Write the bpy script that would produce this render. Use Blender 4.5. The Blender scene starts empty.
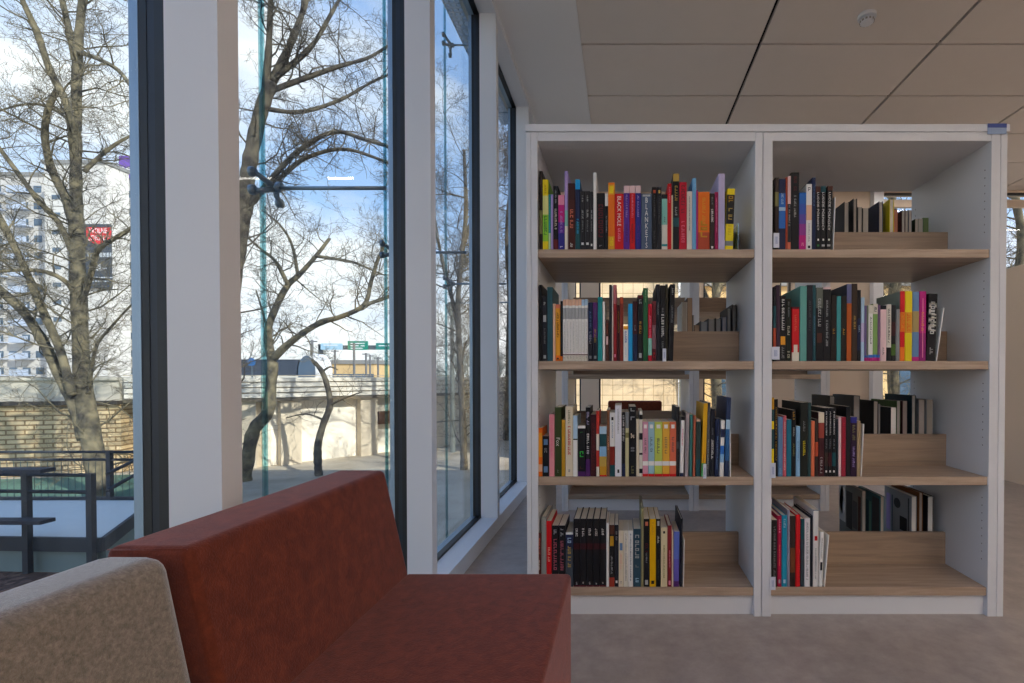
import bpy, bmesh, math, random
from mathutils import Vector, Matrix
scene = bpy.context.scene
COL = scene.collection
R = math.radians
# ------------------------------------------------------------------ camera
F = 490.0                     # focal length in pixels at 1024 wide
EYE = 0.988
PITCH, ROLL = R(-0.7), R(0.0)
PX, PY = 622.0, 376.0 + F * math.tan(R(0.7))
cd = bpy.data.cameras.new('camera')
cam = bpy.data.objects.new('camera', cd)
COL.objects.link(cam)
CR = (Matrix.Rotation(R(90) + PITCH, 3, 'X') @ Matrix.Rotation(ROLL, 3, 'Z'))
cam.matrix_world = Matrix.Translation((0, 0, EYE)) @ CR.to_4x4()
cd.sensor_width = 36.0
cd.lens = F / 1024 * 36.0
cd.shift_x = (512 - PX) / 1024
cd.shift_y = (PY - 341.5) / 1024
cd.clip_start = 0.05
cd.clip_end = 600
scene.camera = cam

def P(x, y, Y):
    """world point on the plane at depth Y that the photograph shows at pixel x, y"""
    d = CR @ Vector(((x - PX) / F, -(y - PY) / F, -1.0))
    t = Y / d.y
    return Vector((d.x * t, Y, EYE + d.z * t))

def G(x, y, z):
    """world point on the level z that the photograph shows at pixel x, y"""
    d = CR @ Vector(((x - PX) / F, -(y - PY) / F, -1.0))
    t = (z - EYE) / d.z
    return Vector((d.x * t, d.y * t, z))

# ------------------------------------------------------------------ view and sky
scene.view_settings.view_transform = 'Standard'
scene.view_settings.look = 'None'
scene.view_settings.exposure = 0.34
scene.view_settings.gamma = 1.0
scene.view_settings.use_curve_mapping = False
scene.cycles.max_bounces = 10
scene.cycles.diffuse_bounces = 5
scene.cycles.transparent_max_bounces = 24
scene.cycles.sample_clamp_indirect = 4.0
scene.cycles.caustics_reflective = False
scene.cycles.caustics_refractive = False
SKY = 1.12
world = bpy.data.worlds.new('sky')
scene.world = world
world.use_nodes = True
nt = world.node_tree
nt.nodes.clear()
def N(t, kind, **kw):
    n = t.nodes.new(kind)
    for k, v in kw.items():
        setattr(n, k, v)
    return n
out = N(nt, 'ShaderNodeOutputWorld')
bg = N(nt, 'ShaderNodeBackground')
bg.inputs['Strength'].default_value = SKY
tc = N(nt, 'ShaderNodeTexCoord')
sep = N(nt, 'ShaderNodeSeparateXYZ')
nt.links.new(tc.outputs['Generated'], sep.inputs[0])
grad = N(nt, 'ShaderNodeValToRGB')
e = grad.color_ramp.elements
e[0].position, e[0].color = 0.0, (0.66, 0.78, 0.95, 1)
e[1].position, e[1].color = 0.75, (0.20, 0.38, 0.76, 1)
m_ = e.new(0.28); m_.color = (0.40, 0.60, 0.92, 1)
nt.links.new(sep.outputs['Z'], grad.inputs[0])
mp = N(nt, 'ShaderNodeMapping')
mp.inputs['Scale'].default_value = (1.0, 1.0, 2.6)
mp.inputs['Location'].default_value = (1.3, 0.4, 0.25)
nt.links.new(tc.outputs['Generated'], mp.inputs[0])
nz = N(nt, 'ShaderNodeTexNoise')
nz.inputs['Scale'].default_value = 2.3
nz.inputs['Detail'].default_value = 7
nz.inputs['Roughness'].default_value = 0.52
nt.links.new(mp.outputs[0], nz.inputs['Vector'])
# clouds thin out towards the zenith
ma = N(nt, 'ShaderNodeMath', operation='MULTIPLY_ADD')
nt.links.new(sep.outputs['Z'], ma.inputs[0])
ma.inputs[1].default_value = -0.62
nt.links.new(nz.outputs['Fac'], ma.inputs[2])
cr = N(nt, 'ShaderNodeValToRGB')
cr.color_ramp.elements[0].position = 0.25
cr.color_ramp.elements[1].position = 0.43
nt.links.new(ma.outputs[0], cr.inputs[0])
mx = N(nt, 'ShaderNodeMix', data_type='RGBA')
nt.links.new(cr.outputs[0], mx.inputs[0])
nt.links.new(grad.outputs[0], mx.inputs[6])
mx.inputs[7].default_value = (1.0, 1.0, 0.99, 1)
nt.links.new(mx.outputs[2], bg.inputs['Color'])
nt.links.new(bg.outputs[0], out.inputs[0])
# low winter sun from behind the building
sd = bpy.data.lights.new('sun', 'SUN')
sd.energy = 4.6
sd.angle = R(0.6)
sd.color = (1.0, 0.92, 0.80)
sun = bpy.data.objects.new('sun', sd)
COL.objects.link(sun)
SUN = Vector((0.80, -0.55, 0.62)).normalized()
sun.rotation_euler = SUN.to_track_quat('Z', 'Y').to_euler()
sun.location = SUN * 40

# ------------------------------------------------------------------ helpers
def tag(o, label=None, cat=None, group=None, kind=None):
    if label: o['label'] = label
    if cat: o['category'] = cat
    if group: o['group'] = group
    if kind: o['kind'] = kind
    return o

def empty(name, loc, rz=0, **kw):
    o = bpy.data.objects.new(name, None)
    o.empty_display_size = 0.1
    o.location = loc
    o.rotation_euler = (0, 0, rz)
    COL.objects.link(o)
    return tag(o, **kw)

_M = {}
def srgb(h):
    h = h.lstrip('#')
    c = [int(h[i:i + 2], 16) / 255 for i in (0, 2, 4)]
    return tuple((v / 12.92 if v <= 0.04045 else ((v + 0.055) / 1.055) ** 2.4) for v in c) + (1.0,)

def base_mat(name):
    m = bpy.data.materials.new(name)
    m.use_nodes = True
    b = m.node_tree.nodes['Principled BSDF']
    return m, m.node_tree, b

def plain(col, rough=0.5, metal=0.0, spec=0.5, bump=0.0, bscale=60, var=0.0, vscale=8):
    """flat procedural paint with optional fine bump and tone variation"""
    key = (col, rough, metal, spec, bump, bscale, var, vscale)
    if key in _M: return _M[key]
    m, t, b = base_mat('paint_' + col.lstrip('#'))
    b.inputs['Base Color'].default_value = srgb(col)
    b.inputs['Roughness'].default_value = rough
    b.inputs['Metallic'].default_value = metal
    b.inputs['Specular IOR Level'].default_value = spec
    if bump or var:
        c = N(t, 'ShaderNodeTexCoord')
        if var:
            n1 = N(t, 'ShaderNodeTexNoise'); n1.inputs['Scale'].default_value = vscale
            n1.inputs['Detail'].default_value = 5
            t.links.new(c.outputs['Object'], n1.inputs['Vector'])
            mm = N(t, 'ShaderNodeMix', data_type='RGBA')
            s = srgb(col)
            mm.inputs[6].default_value = tuple(v * (1 - var) for v in s[:3]) + (1,)
            mm.inputs[7].default_value = tuple(min(1, v * (1 + var)) for v in s[:3]) + (1,)
            t.links.new(n1.outputs['Fac'], mm.inputs[0])
            t.links.new(mm.outputs[2], b.inputs['Base Color'])
        if bump:
            n2 = N(t, 'ShaderNodeTexNoise'); n2.inputs['Scale'].default_value = bscale
            t.links.new(c.outputs['Object'], n2.inputs['Vector'])
            bp = N(t, 'ShaderNodeBump'); bp.inputs['Strength'].default_value = bump
            bp.inputs['Distance'].default_value = 0.01
            t.links.new(n2.outputs['Fac'], bp.inputs['Height'])
            t.links.new(bp.outputs[0], b.inputs['Normal'])
    _M[key] = m
    return m

def wood_mat(name, c1, c2, axis=0, rough=0.45):
    m, t, b = base_mat(name)
    c = N(t, 'ShaderNodeTexCoord'); mpn = N(t, 'ShaderNodeMapping')
    sc = [26.0, 26.0, 26.0]; sc[axis] = 1.5
    mpn.inputs['Scale'].default_value = sc
    t.links.new(c.outputs['Object'], mpn.inputs[0])
    n = N(t, 'ShaderNodeTexNoise'); n.inputs['Scale'].default_value = 1.5
    n.inputs['Detail'].default_value = 8; n.inputs['Roughness'].default_value = 0.6
    n.inputs['Distortion'].default_value = 1.1
    t.links.new(mpn.outputs[0], n.inputs['Vector'])
    r = N(t, 'ShaderNodeValToRGB')
    r.color_ramp.elements[0].position = 0.3; r.color_ramp.elements[0].color = srgb(c1)
    r.color_ramp.elements[1].position = 0.72; r.color_ramp.elements[1].color = srgb(c2)
    t.links.new(n.outputs['Fac'], r.inputs[0])
    t.links.new(r.outputs[0], b.inputs['Base Color'])
    b.inputs['Roughness'].default_value = rough
    return m

def grid_mat(name, col, line, sx, sy, w, axes=(0, 2), rough=0.7, var=0.12, offset=0.0, rot=0.0):
    """courses of bricks or tiles with joints, measured in metres"""
    m, t, b = base_mat(name)
    c = N(t, 'ShaderNodeTexCoord')
    sp = N(t, 'ShaderNodeSeparateXYZ'); t.links.new(c.outputs['Object'], sp.inputs[0])
    cb = N(t, 'ShaderNodeCombineXYZ')
    t.links.new(sp.outputs[axes[0]], cb.inputs[0]); t.links.new(sp.outputs[axes[1]], cb.inputs[1])
    br = N(t, 'ShaderNodeTexBrick'); br.offset = offset
    br.inputs['Scale'].default_value = 1.0
    br.inputs['Brick Width'].default_value = sx
    br.inputs['Row Height'].default_value = sy
    br.inputs['Mortar Size'].default_value = w
    s = srgb(col)
    br.inputs['Color1'].default_value = tuple(v * (1 - var) for v in s[:3]) + (1,)
    br.inputs['Color2'].default_value = tuple(min(1, v * (1 + var)) for v in s[:3]) + (1,)
    br.inputs['Mortar'].default_value = srgb(line)
    t.links.new(cb.outputs[0], br.inputs['Vector'])
    n = N(t, 'ShaderNodeTexNoise'); n.inputs['Scale'].default_value = 1.7; n.inputs['Detail'].default_value = 6
    t.links.new(c.outputs['Object'], n.inputs['Vector'])
    mm = N(t, 'ShaderNodeMix', data_type='RGBA', blend_type='MULTIPLY')
    mm.inputs[0].default_value = 0.5
    rr = N(t, 'ShaderNodeValToRGB')
    rr.color_ramp.elements[0].position = 0.35; rr.color_ramp.elements[0].color = (0.62, 0.6, 0.56, 1)
    rr.color_ramp.elements[1].position = 0.6; rr.color_ramp.elements[1].color = (1, 1, 1, 1)
    t.links.new(n.outputs['Fac'], rr.inputs[0])
    t.links.new(br.outputs['Color'], mm.inputs[6]); t.links.new(rr.outputs[0], mm.inputs[7])
    t.links.new(mm.outputs[2], b.inputs['Base Color'])
    b.inputs['Roughness'].default_value = rough
    return m

def glass_mat(name, tint, refl=1.0, ior=1.45):
    m, t, b = base_mat(name)
    t.nodes.remove(b)
    o = t.nodes['Material Output']
    tr = N(t, 'ShaderNodeBsdfTransparent'); tr.inputs[0].default_value = tint + (1,)
    gl = N(t, 'ShaderNodeBsdfGlossy'); gl.inputs['Roughness'].default_value = 0.0
    lw = N(t, 'ShaderNodeLayerWeight'); lw.inputs['Blend'].default_value = 0.5
    pw = N(t, 'ShaderNodeMath', operation='POWER'); pw.inputs[1].default_value = 5.0
    k = N(t, 'ShaderNodeMath', operation='MULTIPLY_ADD'); k.inputs[1].default_value = 0.9 * refl; k.inputs[2].default_value = 0.035 * refl
    t.links.new(lw.outputs['Facing'], pw.inputs[0]); t.links.new(pw.outputs[0], k.inputs[0])
    ms = N(t, 'ShaderNodeMixShader')
    t.links.new(k.outputs[0], ms.inputs[0]); t.links.new(tr.outputs[0], ms.inputs[1]); t.links.new(gl.outputs[0], ms.inputs[2])
    t.links.new(ms.outputs[0], o.inputs[0])
    return m

def emit_mat(name, col, s):
    m, t, b = base_mat(name)
    b.inputs['Base Color'].default_value = col + (1,)
    b.inputs['Emission Color'].default_value = col + (1,)
    b.inputs['Emission Strength'].default_value = s
    return m

class MB:
    """collects shapes and links them as ONE mesh object"""
    def __init__(s):
        s.v, s.f, s.mi, s.mats = [], [], [], []
    def m(s, mat):
        if mat not in s.mats: s.mats.append(mat)
        return s.mats.index(mat)
    def poly(s, pts, mat=None, i=0):
        k = len(s.v); s.v += [tuple(p) for p in pts]
        s.f.append(tuple(range(k, k + len(pts)))); s.mi.append(s.m(mat) if mat else i)
    def box(s, a, b, mat=None, M=None):
        x0, y0, z0 = a; x1, y1, z1 = b
        if x0 > x1: x0, x1 = x1, x0
        if y0 > y1: y0, y1 = y1, y0
        if z0 > z1: z0, z1 = z1, z0
        c = [(x0, y0, z0), (x1, y0, z0), (x1, y1, z0), (x0, y1, z0), (x0, y0, z1), (x1, y0, z1), (x1, y1, z1), (x0, y1, z1)]
        s.hexa(c, mat, M)
    def hexa(s, c, mat=None, M=None):
        if M is not None: c = [M @ Vector(p) for p in c]
        k = len(s.v); s.v += [tuple(p) for p in c]
        i = s.m(mat) if mat else 0
        for q in ((0, 3, 2, 1), (4, 5, 6, 7), (0, 1, 5, 4), (1, 2, 6, 5), (2, 3, 7, 6), (3, 0, 4, 7)):
            s.f.append(tuple(k + j for j in q)); s.mi.append(i)
    def prism(s, poly2, y0, y1, mat=None, fn=None):
        """poly2: outline of (a, b) pairs, extruded from y0 to y1; fn maps (a, y, b) to a point"""
        fn = fn or (lambda a, y, b: (a, y, b))
        n = len(poly2); k = len(s.v); i = s.m(mat) if mat else 0
        for y in (y0, y1):
            s.v += [tuple(fn(a, y, b)) for a, b in poly2]
        s.f.append(tuple(k + j for j in range(n))); s.mi.append(i)
        s.f.append(tuple(k + n + j for j in reversed(range(n)))); s.mi.append(i)
        for j in range(n):
            j2 = (j + 1) % n
            s.f.append((k + j, k + n + j, k + n + j2, k + j2)); s.mi.append(i)
    def tube(s, pts, rad, sides=8, mat=None, caps=True):
        pts = [Vector(p) for p in pts]; n = len(pts)
        if not hasattr(rad, '__len__'): rad = [rad] * n
        k = len(s.v); i = s.m(mat) if mat else 0
        u = None
        for j, p in enumerate(pts):
            d = (pts[min(j + 1, n - 1)] - pts[max(j - 1, 0)])
            d = d.normalized() if d.length > 1e-9 else Vector((0, 0, 1))
            if u is None:
                u = d.cross(Vector((0, 0, 1)) if abs(d.z) < 0.9 else Vector((1, 0, 0))).normalized()
            else:
                u = (u - d * u.dot(d))
                u = u.normalized() if u.length > 1e-6 else d.orthogonal().normalized()
            w = d.cross(u)
            for q in range(sides):
                a = 2 * math.pi * q / sides
                s.v.append(tuple(p + (u * math.cos(a) + w * math.sin(a)) * rad[j]))
        for j in range(n - 1):
            for q in range(sides):
                q2 = (q + 1) % sides
                s.f.append((k + j * sides + q, k + j * sides + q2, k + (j + 1) * sides + q2, k + (j + 1) * sides + q)); s.mi.append(i)
        if caps:
            s.f.append(tuple(k + q for q in reversed(range(sides)))); s.mi.append(i)
            s.f.append(tuple(k + (n - 1) * sides + q for q in range(sides))); s.mi.append(i)
    def build(s, name, mat=None, parent=None, smooth=False, fix=True, **kw):
        me = bpy.data.meshes.new(name)
        me.from_pydata(s.v, [], s.f)
        for mm in (s.mats or [mat]): me.materials.append(mm)
        if s.mats: me.polygons.foreach_set('material_index', s.mi)
        if fix:
            bm = bmesh.new(); bm.from_mesh(me); bmesh.ops.recalc_face_normals(bm, faces=bm.faces); bm.to_mesh(me); bm.free()
        if smooth: me.polygons.foreach_set('use_smooth', [True] * len(me.polygons))
        me.update()
        o = bpy.data.objects.new(name, me)
        COL.objects.link(o)
        if parent: o.parent = parent
        return tag(o, **kw)

def bevel(o, w, seg=3):
    b = o.modifiers.new('bevel', 'BEVEL'); b.width = w; b.segments = seg; b.limit_method = 'ANGLE'; b.angle_limit = R(35)
    me = o.data; me.polygons.foreach_set('use_smooth', [True] * len(me.polygons))
    wn = o.modifiers.new('wn', 'WEIGHTED_NORMAL'); wn.keep_sharp = True
    return o

def boxobj(name, a, b, mat, parent=None, bev=0, **kw):
    mb = MB(); mb.box(a, b); o = mb.build(name, mat, parent, **kw)
    if bev: bevel(o, bev, 2)
    return o

def text_mesh(body, width, height, squash=True):
    """lettering as a flat mesh centred on its own origin, fitted to width x height"""
    cu = bpy.data.curves.new('lettering', 'FONT'); cu.body = body
    cu.align_x = 'CENTER'; cu.align_y = 'CENTER'; cu.resolution_u = 2; cu.extrude = 0.0
    cu.space_line = 0.85
    ob = bpy.data.objects.new('lettering', cu); COL.objects.link(ob)
    dg = bpy.context.evaluated_depsgraph_get(); dg.update()
    me = bpy.data.meshes.new_from_object(ob.evaluated_get(dg))
    bpy.data.objects.remove(ob); bpy.data.curves.remove(cu)
    xs = [v.co.x for v in me.vertices]; ys = [v.co.y for v in me.vertices]
    cx, cy = (min(xs) + max(xs)) / 2, (min(ys) + max(ys)) / 2
    sx = width / max(1e-6, max(xs) - min(xs)); sy = height / max(1e-6, max(ys) - min(ys))
    for v in me.vertices: v.co = Vector(((v.co.x - cx) * sx, (v.co.y - cy) * sy, 0))
    return me
# ------------------------------------------------------------------ materials of the place
WHITE = plain('#d8d9dd', 0.45)
WALLW = plain('#d9d3cb', 0.85, bump=0.05, bscale=90)
CREAM = plain('#d8c6b2', 0.85, bump=0.05, bscale=90)
PLASTER = plain('#e6e5e4', 0.9)
PANEL = plain('#dcd3ca', 0.95, bump=0.12, bscale=420, var=0.03)
PLENUM = plain('#17161a', 0.9)
FRAME = plain('#0d0f15', 0.45)
FRAME2 = plain('#232833', 0.4, metal=0.2)
SPACER = plain('#8fa3b5', 0.3, metal=0.5)
OAK = wood_mat('light_oak', '#917c6a', '#b8a28d', 0)
OAKD = wood_mat('oak_upright', '#836f5e', '#a58d77', 0)
GLASS = glass_mat('window_glass', (0.97, 0.975, 0.98), 0.55, 1.45)
SKIN = glass_mat('outer_glass', (0.93, 0.96, 0.97), 0.45, 1.4)
EDGE = glass_mat('glass_edge', (0.58, 0.75, 0.77), 0.5)
STEEL = plain('#6f7f8a', 0.3, metal=0.7)
LAMP = emit_mat('lamp_diffuser', (1.0, 0.92, 0.86), 32.0)

def floor_mat():
    m, t, b = base_mat('linoleum')
    c = N(t, 'ShaderNodeTexCoord')
    n = N(t, 'ShaderNodeTexNoise'); n.inputs['Scale'].default_value = 9; n.inputs['Detail'].default_value = 10
    n.inputs['Roughness'].default_value = 0.72
    t.links.new(c.outputs['Object'], n.inputs['Vector'])
    r = N(t, 'ShaderNodeValToRGB')
    r.color_ramp.elements[0].position = 0.34; r.color_ramp.elements[0].color = srgb('#8c817b')
    r.color_ramp.elements[1].position = 0.68; r.color_ramp.elements[1].color = srgb('#a99d96')
    t.links.new(n.outputs['Fac'], r.inputs[0]); t.links.new(r.outputs[0], b.inputs['Base Color'])
    b.inputs['Roughness'].default_value = 0.30
    b.inputs['Specular IOR Level'].default_value = 0.6
    return m
LINO = floor_mat()

H = 3.308                       # ceiling height
XW, XI = -0.95, -0.79           # glass plane and room face of the window posts
X1, Y0, Y1 = 8.0, -4.3, 6.15    # right wall, wall behind the camera, far wall
S = dict(kind='structure')
boxobj('floor', (-0.96, Y0 - .1, -0.12), (X1, Y1 + .15, 0), LINO, **S)

# ceiling: plain plaster strip beside the windows, acoustic panels with dark open joints
cl = MB()
cl.box((-0.96, Y0, H + .03), (X1, Y1, H + .08), PLENUM)
cl.box((-0.95, Y0, H - .004), (-0.285, Y1, H + .03), PLASTER)
jx = [-0.285 + 1.248 * k for k in range(8)]
jy = [3.455 + 0.632 * k for k in range(-13, 6)]
for i in range(len(jx) - 1):
    for j in range(len(jy) - 1):
        a, b_ = max(jy[j], Y0), min(jy[j + 1], Y1)
        if b_ - a < .05: continue
        cl.box((jx[i] + (.012 if i else .001), a + .008, H), (min(jx[i + 1] - .012, X1), b_ - .008, H + .025), PANEL)
cl.build('ceiling', **S)
boxobj('shade_block', (-1.05, Y0 - .1, H + .1), (X1 + .1, Y1 + .15, 6.0), plain('#c9c9c6', 0.8), **S)  # unseen mass added to shade the ground outside, height set for that

boxobj('wall_right', (X1, Y0, -1.5), (X1 + .2, Y1 + .2, H + .1), WALLW, **S)
boxobj('wall_rear', (-0.96, Y0 - .2, -1.5), (X1, Y0, H + .1), WALLW, **S)
# white partition to the right of the bookcase
boxobj('wall_partition', (3.63, 3.2, 0), (3.76, 5.3, 2.0), CREAM, **S)

# window wall on the left: base, head, posts; each bay a window of its own
wl = MB()
wl.box((XI - .108, Y0, 0), (XI, Y1, .086), WHITE)
wl.box((XI - .108, Y0, 3.265), (XI, Y1, H), WHITE)
wl.box((-1.02, Y0, -1.5), (-0.96, Y1, -0.0), PLASTER)
wl.build('wall_left', **S)
cols = [0.965 + 1.068 * k for k in range(-5, 5)]
for k, c in enumerate(cols):
    if c < Y0 + .05: continue
    mb = MB()
    mb.box((XI - .105, c, .086), (XI, c + .052, 3.265), WHITE)
    mb.build('trim_%d' % (k + 1), **S)
edges = [Y0] + [c for c in cols if c > Y0 + .05] + [Y1]
wn_ = 0
for a, b_ in zip(edges[:-1], edges[1:]):
    if b_ - a < .2: continue
    wn_ += 1
    fr = MB()
    t1 = a + (.052 if a > Y0 else 0)
    for (ya, yb) in ((t1 - .030, t1 + .004), (b_ + .0, b_ + .020)):
        fr.box((XI - .124, ya, .06), (XI - .1051, yb, 3.29), FRAME)
        fr.box((XI - .140, ya + .002, .06), (XI - .124, yb - .002, 3.29), FRAME2)
        fr.box((XI - .156, ya + .001, .06), (XI - .140, yb - .001, 3.29), FRAME)
        fr.box((XI - .174, ya, .06), (XI - .156, yb, 3.29), SPACER)
    for (za, zb) in ((.06, .096), (3.255, 3.29)):
        fr.box((XI - .140, a + .02, za), (XI - .109, b_, zb), FRAME)
        fr.box((XI - .174, a + .02, za), (XI - .140, b_, zb), SPACER)
    w = fr.build('window_%d' % wn_, **S)
    boxobj('glass_pane', (XI - .164, t1 + .005, .097), (XI - .158, b_ - .001, 3.254), GLASS, w)

# outer glass skin held by steel struts and spider fittings
skx = -1.506
joints = [c + .03 for c in cols if c > Y0]
for k in range(len(joints) - 1):
    a, b_ = joints[k], joints[k + 1]
    g = boxobj('facade_glass_panel', (skx - .006, a + .008, -1.1), (skx + .006, b_ - .008, 5.6), SKIN)
    tag(g, 'frameless outer glass sheet in front of ' +
        {1: 'the second window bay', 2: 'the third window bay', 3: 'the fourth, narrow window bay', 4: 'the last window bay by the bookcase',
         0: 'the leftmost window bay'}.get(int(round((a - .99) / 1.068)) + 1, 'a window bay behind the viewer'),
        'glass panel', 'outer glass skin of the building')
    e_ = MB()
    e_.box((skx - .008, a + .0025, -1.1), (skx + .008, a + .0075, 5.6))
    e_.box((skx - .008, b_ - .0075, -1.1), (skx + .008, b_ - .0025, 5.6))
    e_.build('glass_edge', EDGE, g)
place = {1: 'nearest post', 2: 'second dark window post', 3: 'third window post', 4: 'fourth window post'}
for c in joints:
    n = int(round((c - .99) / 1.068)) + 1
    for z, hn in ((1.775, 'eye level'), (3.80, 'high up')):
        if n < 1: continue
        root = empty('facade_bracket', (XW - .04, c, z), label='steel bracket with spider arms at %s by the %s' % (hn, place.get(n, 'far corner')),
                     cat='bracket', group='spider brackets of the glass skin')
        mb = MB(); mb.tube([(0, 0, 0), (skx - XW + .07, 0, 0)], .008, 10); mb.build('strut', STEEL, root, smooth=True)
        x = skx - XW + .04; am = MB()
        am.tube([(x + .075, 0, 0), (x + .035, 0, 0)], .018, 10)
        for sy in (-1, 1):
            for sz in (-1, 1):
                am.tube([(x + .055, 0, 0), (x + .034, sy * .035, sz * .022), (x + .026, sy * .075, sz * .036)], [.014, .011, .009], 8)
        am = am.build('spider_arms', STEEL, root, smooth=True)
        for sy in (-1, 1):
            for sz in (-1, 1):
                mb = MB(); mb.tube([(x + .026, sy * .078, sz * .036), (x + .008, sy * .078, sz * .036)], .020, 10)
                mb.build('clamp_disc', STEEL, root, smooth=True)
# maintenance grating between the two skins, seen at the top of the narrow panes
gr = MB()
for k in range(60):
    y = 3.1 + k * .05
    gr.box((skx + .02, y, 4.08), (XW - .04, y + .012, 4.11))
for k in range(11):
    x = skx + .02 + k * .045
    gr.box((x, 3.1, 4.085), (x + .010, 6.1, 4.105))
tag(gr.build('service_grating', plain('#b4c0ca', 0.5, metal=0.2)), 'grey metal service grating above the narrow window panes', 'grating')
tag(boxobj('grating_beam', (skx + .02, 4.93, 3.98), (XW - .04, 5.05, 4.075), plain('#b9bcb8', 0.6)), 'pale beam under the service grating', 'beam')

# far wall with its windows
fw = MB()
ops = [(-.60, -.515, .3, 3.11), (-.29, .765, .3, 3.11), (1.02, 1.65, .3, 3.11), (1.98, 2.12, 1.5, 3.11), (3.23, 4.55, .3, 3.28), (4.65, 6.4, .3, 3.28)]
x = -0.96
for (a, b_, z0, z1) in ops:
    fw.box((x, Y1, -1.5), (a, Y1 + .16, H + .1), CREAM)
    fw.box((a, Y1, -1.5), (b_, Y1 + .16, z0), CREAM)
    fw.box((a, Y1, z1), (b_, Y1 + .16, H + .1), CREAM)
    x = b_
fw.box((x, Y1, -1.5), (X1, Y1 + .16, H + .1), CREAM)
fw.build('wall_back', **S)
for i, (a, b_, z0, z1) in enumerate(ops):
    fr = MB()
    for (p, q) in ((a, a + .02), (b_ - .02, b_)):
        fr.box((p, Y1 + .02, z0), (q, Y1 + .08, z1), FRAME2)
    for (p, q) in ((z0, z0 + .03), (z1 - .02, z1)):
        fr.box((a, Y1 + .02, p), (b_, Y1 + .08, q), FRAME2)
    if z1 > 3.2: fr.box((a, Y1 + .02, 3.11), (b_, Y1 + .08, 3.2), CREAM)
    w = fr.build('window_%d' % (wn_ + 1 + i), **S)
    boxobj('glass_pane', (a + .02, Y1 + .045, z0 + .02), (b_ - .02, Y1 + .051, z1 - .02), GLASS, w)
for i, (a, b_) in enumerate(((.78, .90), (2.18, 2.48), (3.1, 3.22), (4.56, 4.64))):
    boxobj('trim_%d' % (20 + i), (a, Y1 - .10, 0), (b_, Y1 - .001, H - .001), WHITE, **S)
bb = MB(); bb.box((-.75, Y1 - .012, 0), (X1, Y1 - .001, .06)); bb.build('baseboard_back', WHITE, **S)

# linear luminaires under the ceiling
def luminaire(x, y, L, label, w=.09, drop=0):
    r = empty('ceiling_lamp', (x, y, H - drop), label=label, cat='ceiling lamp', group='linear ceiling lamps')
    mb = MB()
    mb.box((-L / 2, -w / 2, -.05), (L / 2, -w / 2 + .008, 0)); mb.box((-L / 2, w / 2 - .008, -.05), (L / 2, w / 2, 0))
    mb.box((-L / 2, -w / 2, -.05), (-L / 2 + .008, w / 2, 0)); mb.box((L / 2 - .008, -w / 2, -.05), (L / 2, w / 2, 0))
    mb.build('housing', WHITE, r)
    boxobj('diffuser', (-L / 2 + .008, -w / 2 + .008, -.047), (L / 2 - .008, w / 2 - .008, -.02 if not drop else -.006), LAMP, r)
    if drop:
        for sx in (-1, 1):
            mb = MB(); mb.tube([(sx * L * .4, 0, -.01), (sx * L * .4, 0, drop)], .0015, 5); mb.build('wire', WHITE, r)
luminaire(1.2, 5.66, 1.0, 'short linear ceiling lamp behind the bookcase, mirrored in the glass')
luminaire(3.6, 5.62, 1.2, 'long linear ceiling lamp near the far right windows')
luminaire(5.6, 4.75, 1.2, 'added long linear lamp out of view on the right')  # added light, kept out of frame so no streak shows in the glass
for i_, (x, y) in enumerate(((1.0, -.9), (3.4, -.9), (5.8, -.9), (1.0, -2.8), (3.4, -2.8), (5.8, -2.8), (5.8, 1.5), (5.8, 3.8))):  # added lamps out of view, hung low to brighten ceiling and room
    luminaire(x, y, 1.4, 'added suspended lamp out of view, brightening the room', .12, .5)

# smoke detector
sp = P(867, 17, 3.18)
root = empty('smoke_detector', (sp.x, 3.18, H), label='small round white smoke detector on the acoustic ceiling', cat='smoke detector')
mb = MB(); mb.tube([(0, 0, 0), (0, 0, -.018), (0, 0, -.022)], [.056, .056, .05], 28); mb.build('base', WHITE, root)
mb = MB(); mb.tube([(0, 0, -.022), (0, 0, -.032), (0, 0, -.048), (0, 0, -.055)], [.034, .044, .040, .026], 28); mb.build('sensor_head', WHITE, root)
mb = MB()
for k in range(12):
    a = k * math.pi / 6
    mb.box((-.006, .040, -.046), (.006, .0445, -.036), None, Matrix.Rotation(a, 4, 'Z'))
mb.build('vent_slot', plain('#8a857f', .8), root)

# ------------------------------------------------------------------ bookcases
SHZ = [1.505, 1.049, 0.574, 0.118]
def bookcase(dx, y, zs, label, stickers=True):
    r = empty('bookcase', (dx, y, 0), label=label, cat='bookcase', group=None)
    D = .55
    def panel(name, x0, x1):
        o = boxobj(name, (x0, 0, 0), (x1, D, 1.977), WHITE, r, bev=.0015)
        return o
    panel('side_panel', -.389, -.3705); pl = panel('upright', -.3695, -.343)
    panel('upright', .541, .5715); panel('upright', .5735, .612)
    pr = panel('upright', 1.500, 1.5365); panel('side_panel', 1.538, 1.565)
    for (par, xs) in ((pl, -.3428), (pr, 1.4998)):
        hm = MB()
        for yy in (.035, D - .035):
            for zg in (zs + [1.93]):
                for k in range(-9, 0):
                    z = zg - .06 + k * .032
                    if z < .12: continue
                    hm.tube([(xs - .0006, yy, z), (xs + .0006, yy, z)], .0026, 6)
        hm.build('pin_holes', plain('#57524e', .8), par, kind='stuff')
    boxobj('top_cap', (-.392, -.004, 1.979), (1.572, D, 2.0085), WHITE, r, bev=.0015)
    for (a, b_) in ((-.3425, .5405), (.6125, 1.4995)):
        boxobj('top_board', (a, .002, 1.943), (b_, D, 1.9785), WHITE, r)
        boxobj('kick_board', (a, .022, 0), (b_, .04, .086), WHITE, r)
        boxobj('kick_board', (a, D - .04, 0), (b_, D - .022, .086), WHITE, r)
        for z in zs:
            s = boxobj('shelf', (a, .006, z - .034), (b_, D - .006, z), OAK, r, bev=.001)
            boxobj('book_stop', (a + .012, .262, z), (b_ - .0005, .282, z + .145), OAKD, s)
    return r
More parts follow.
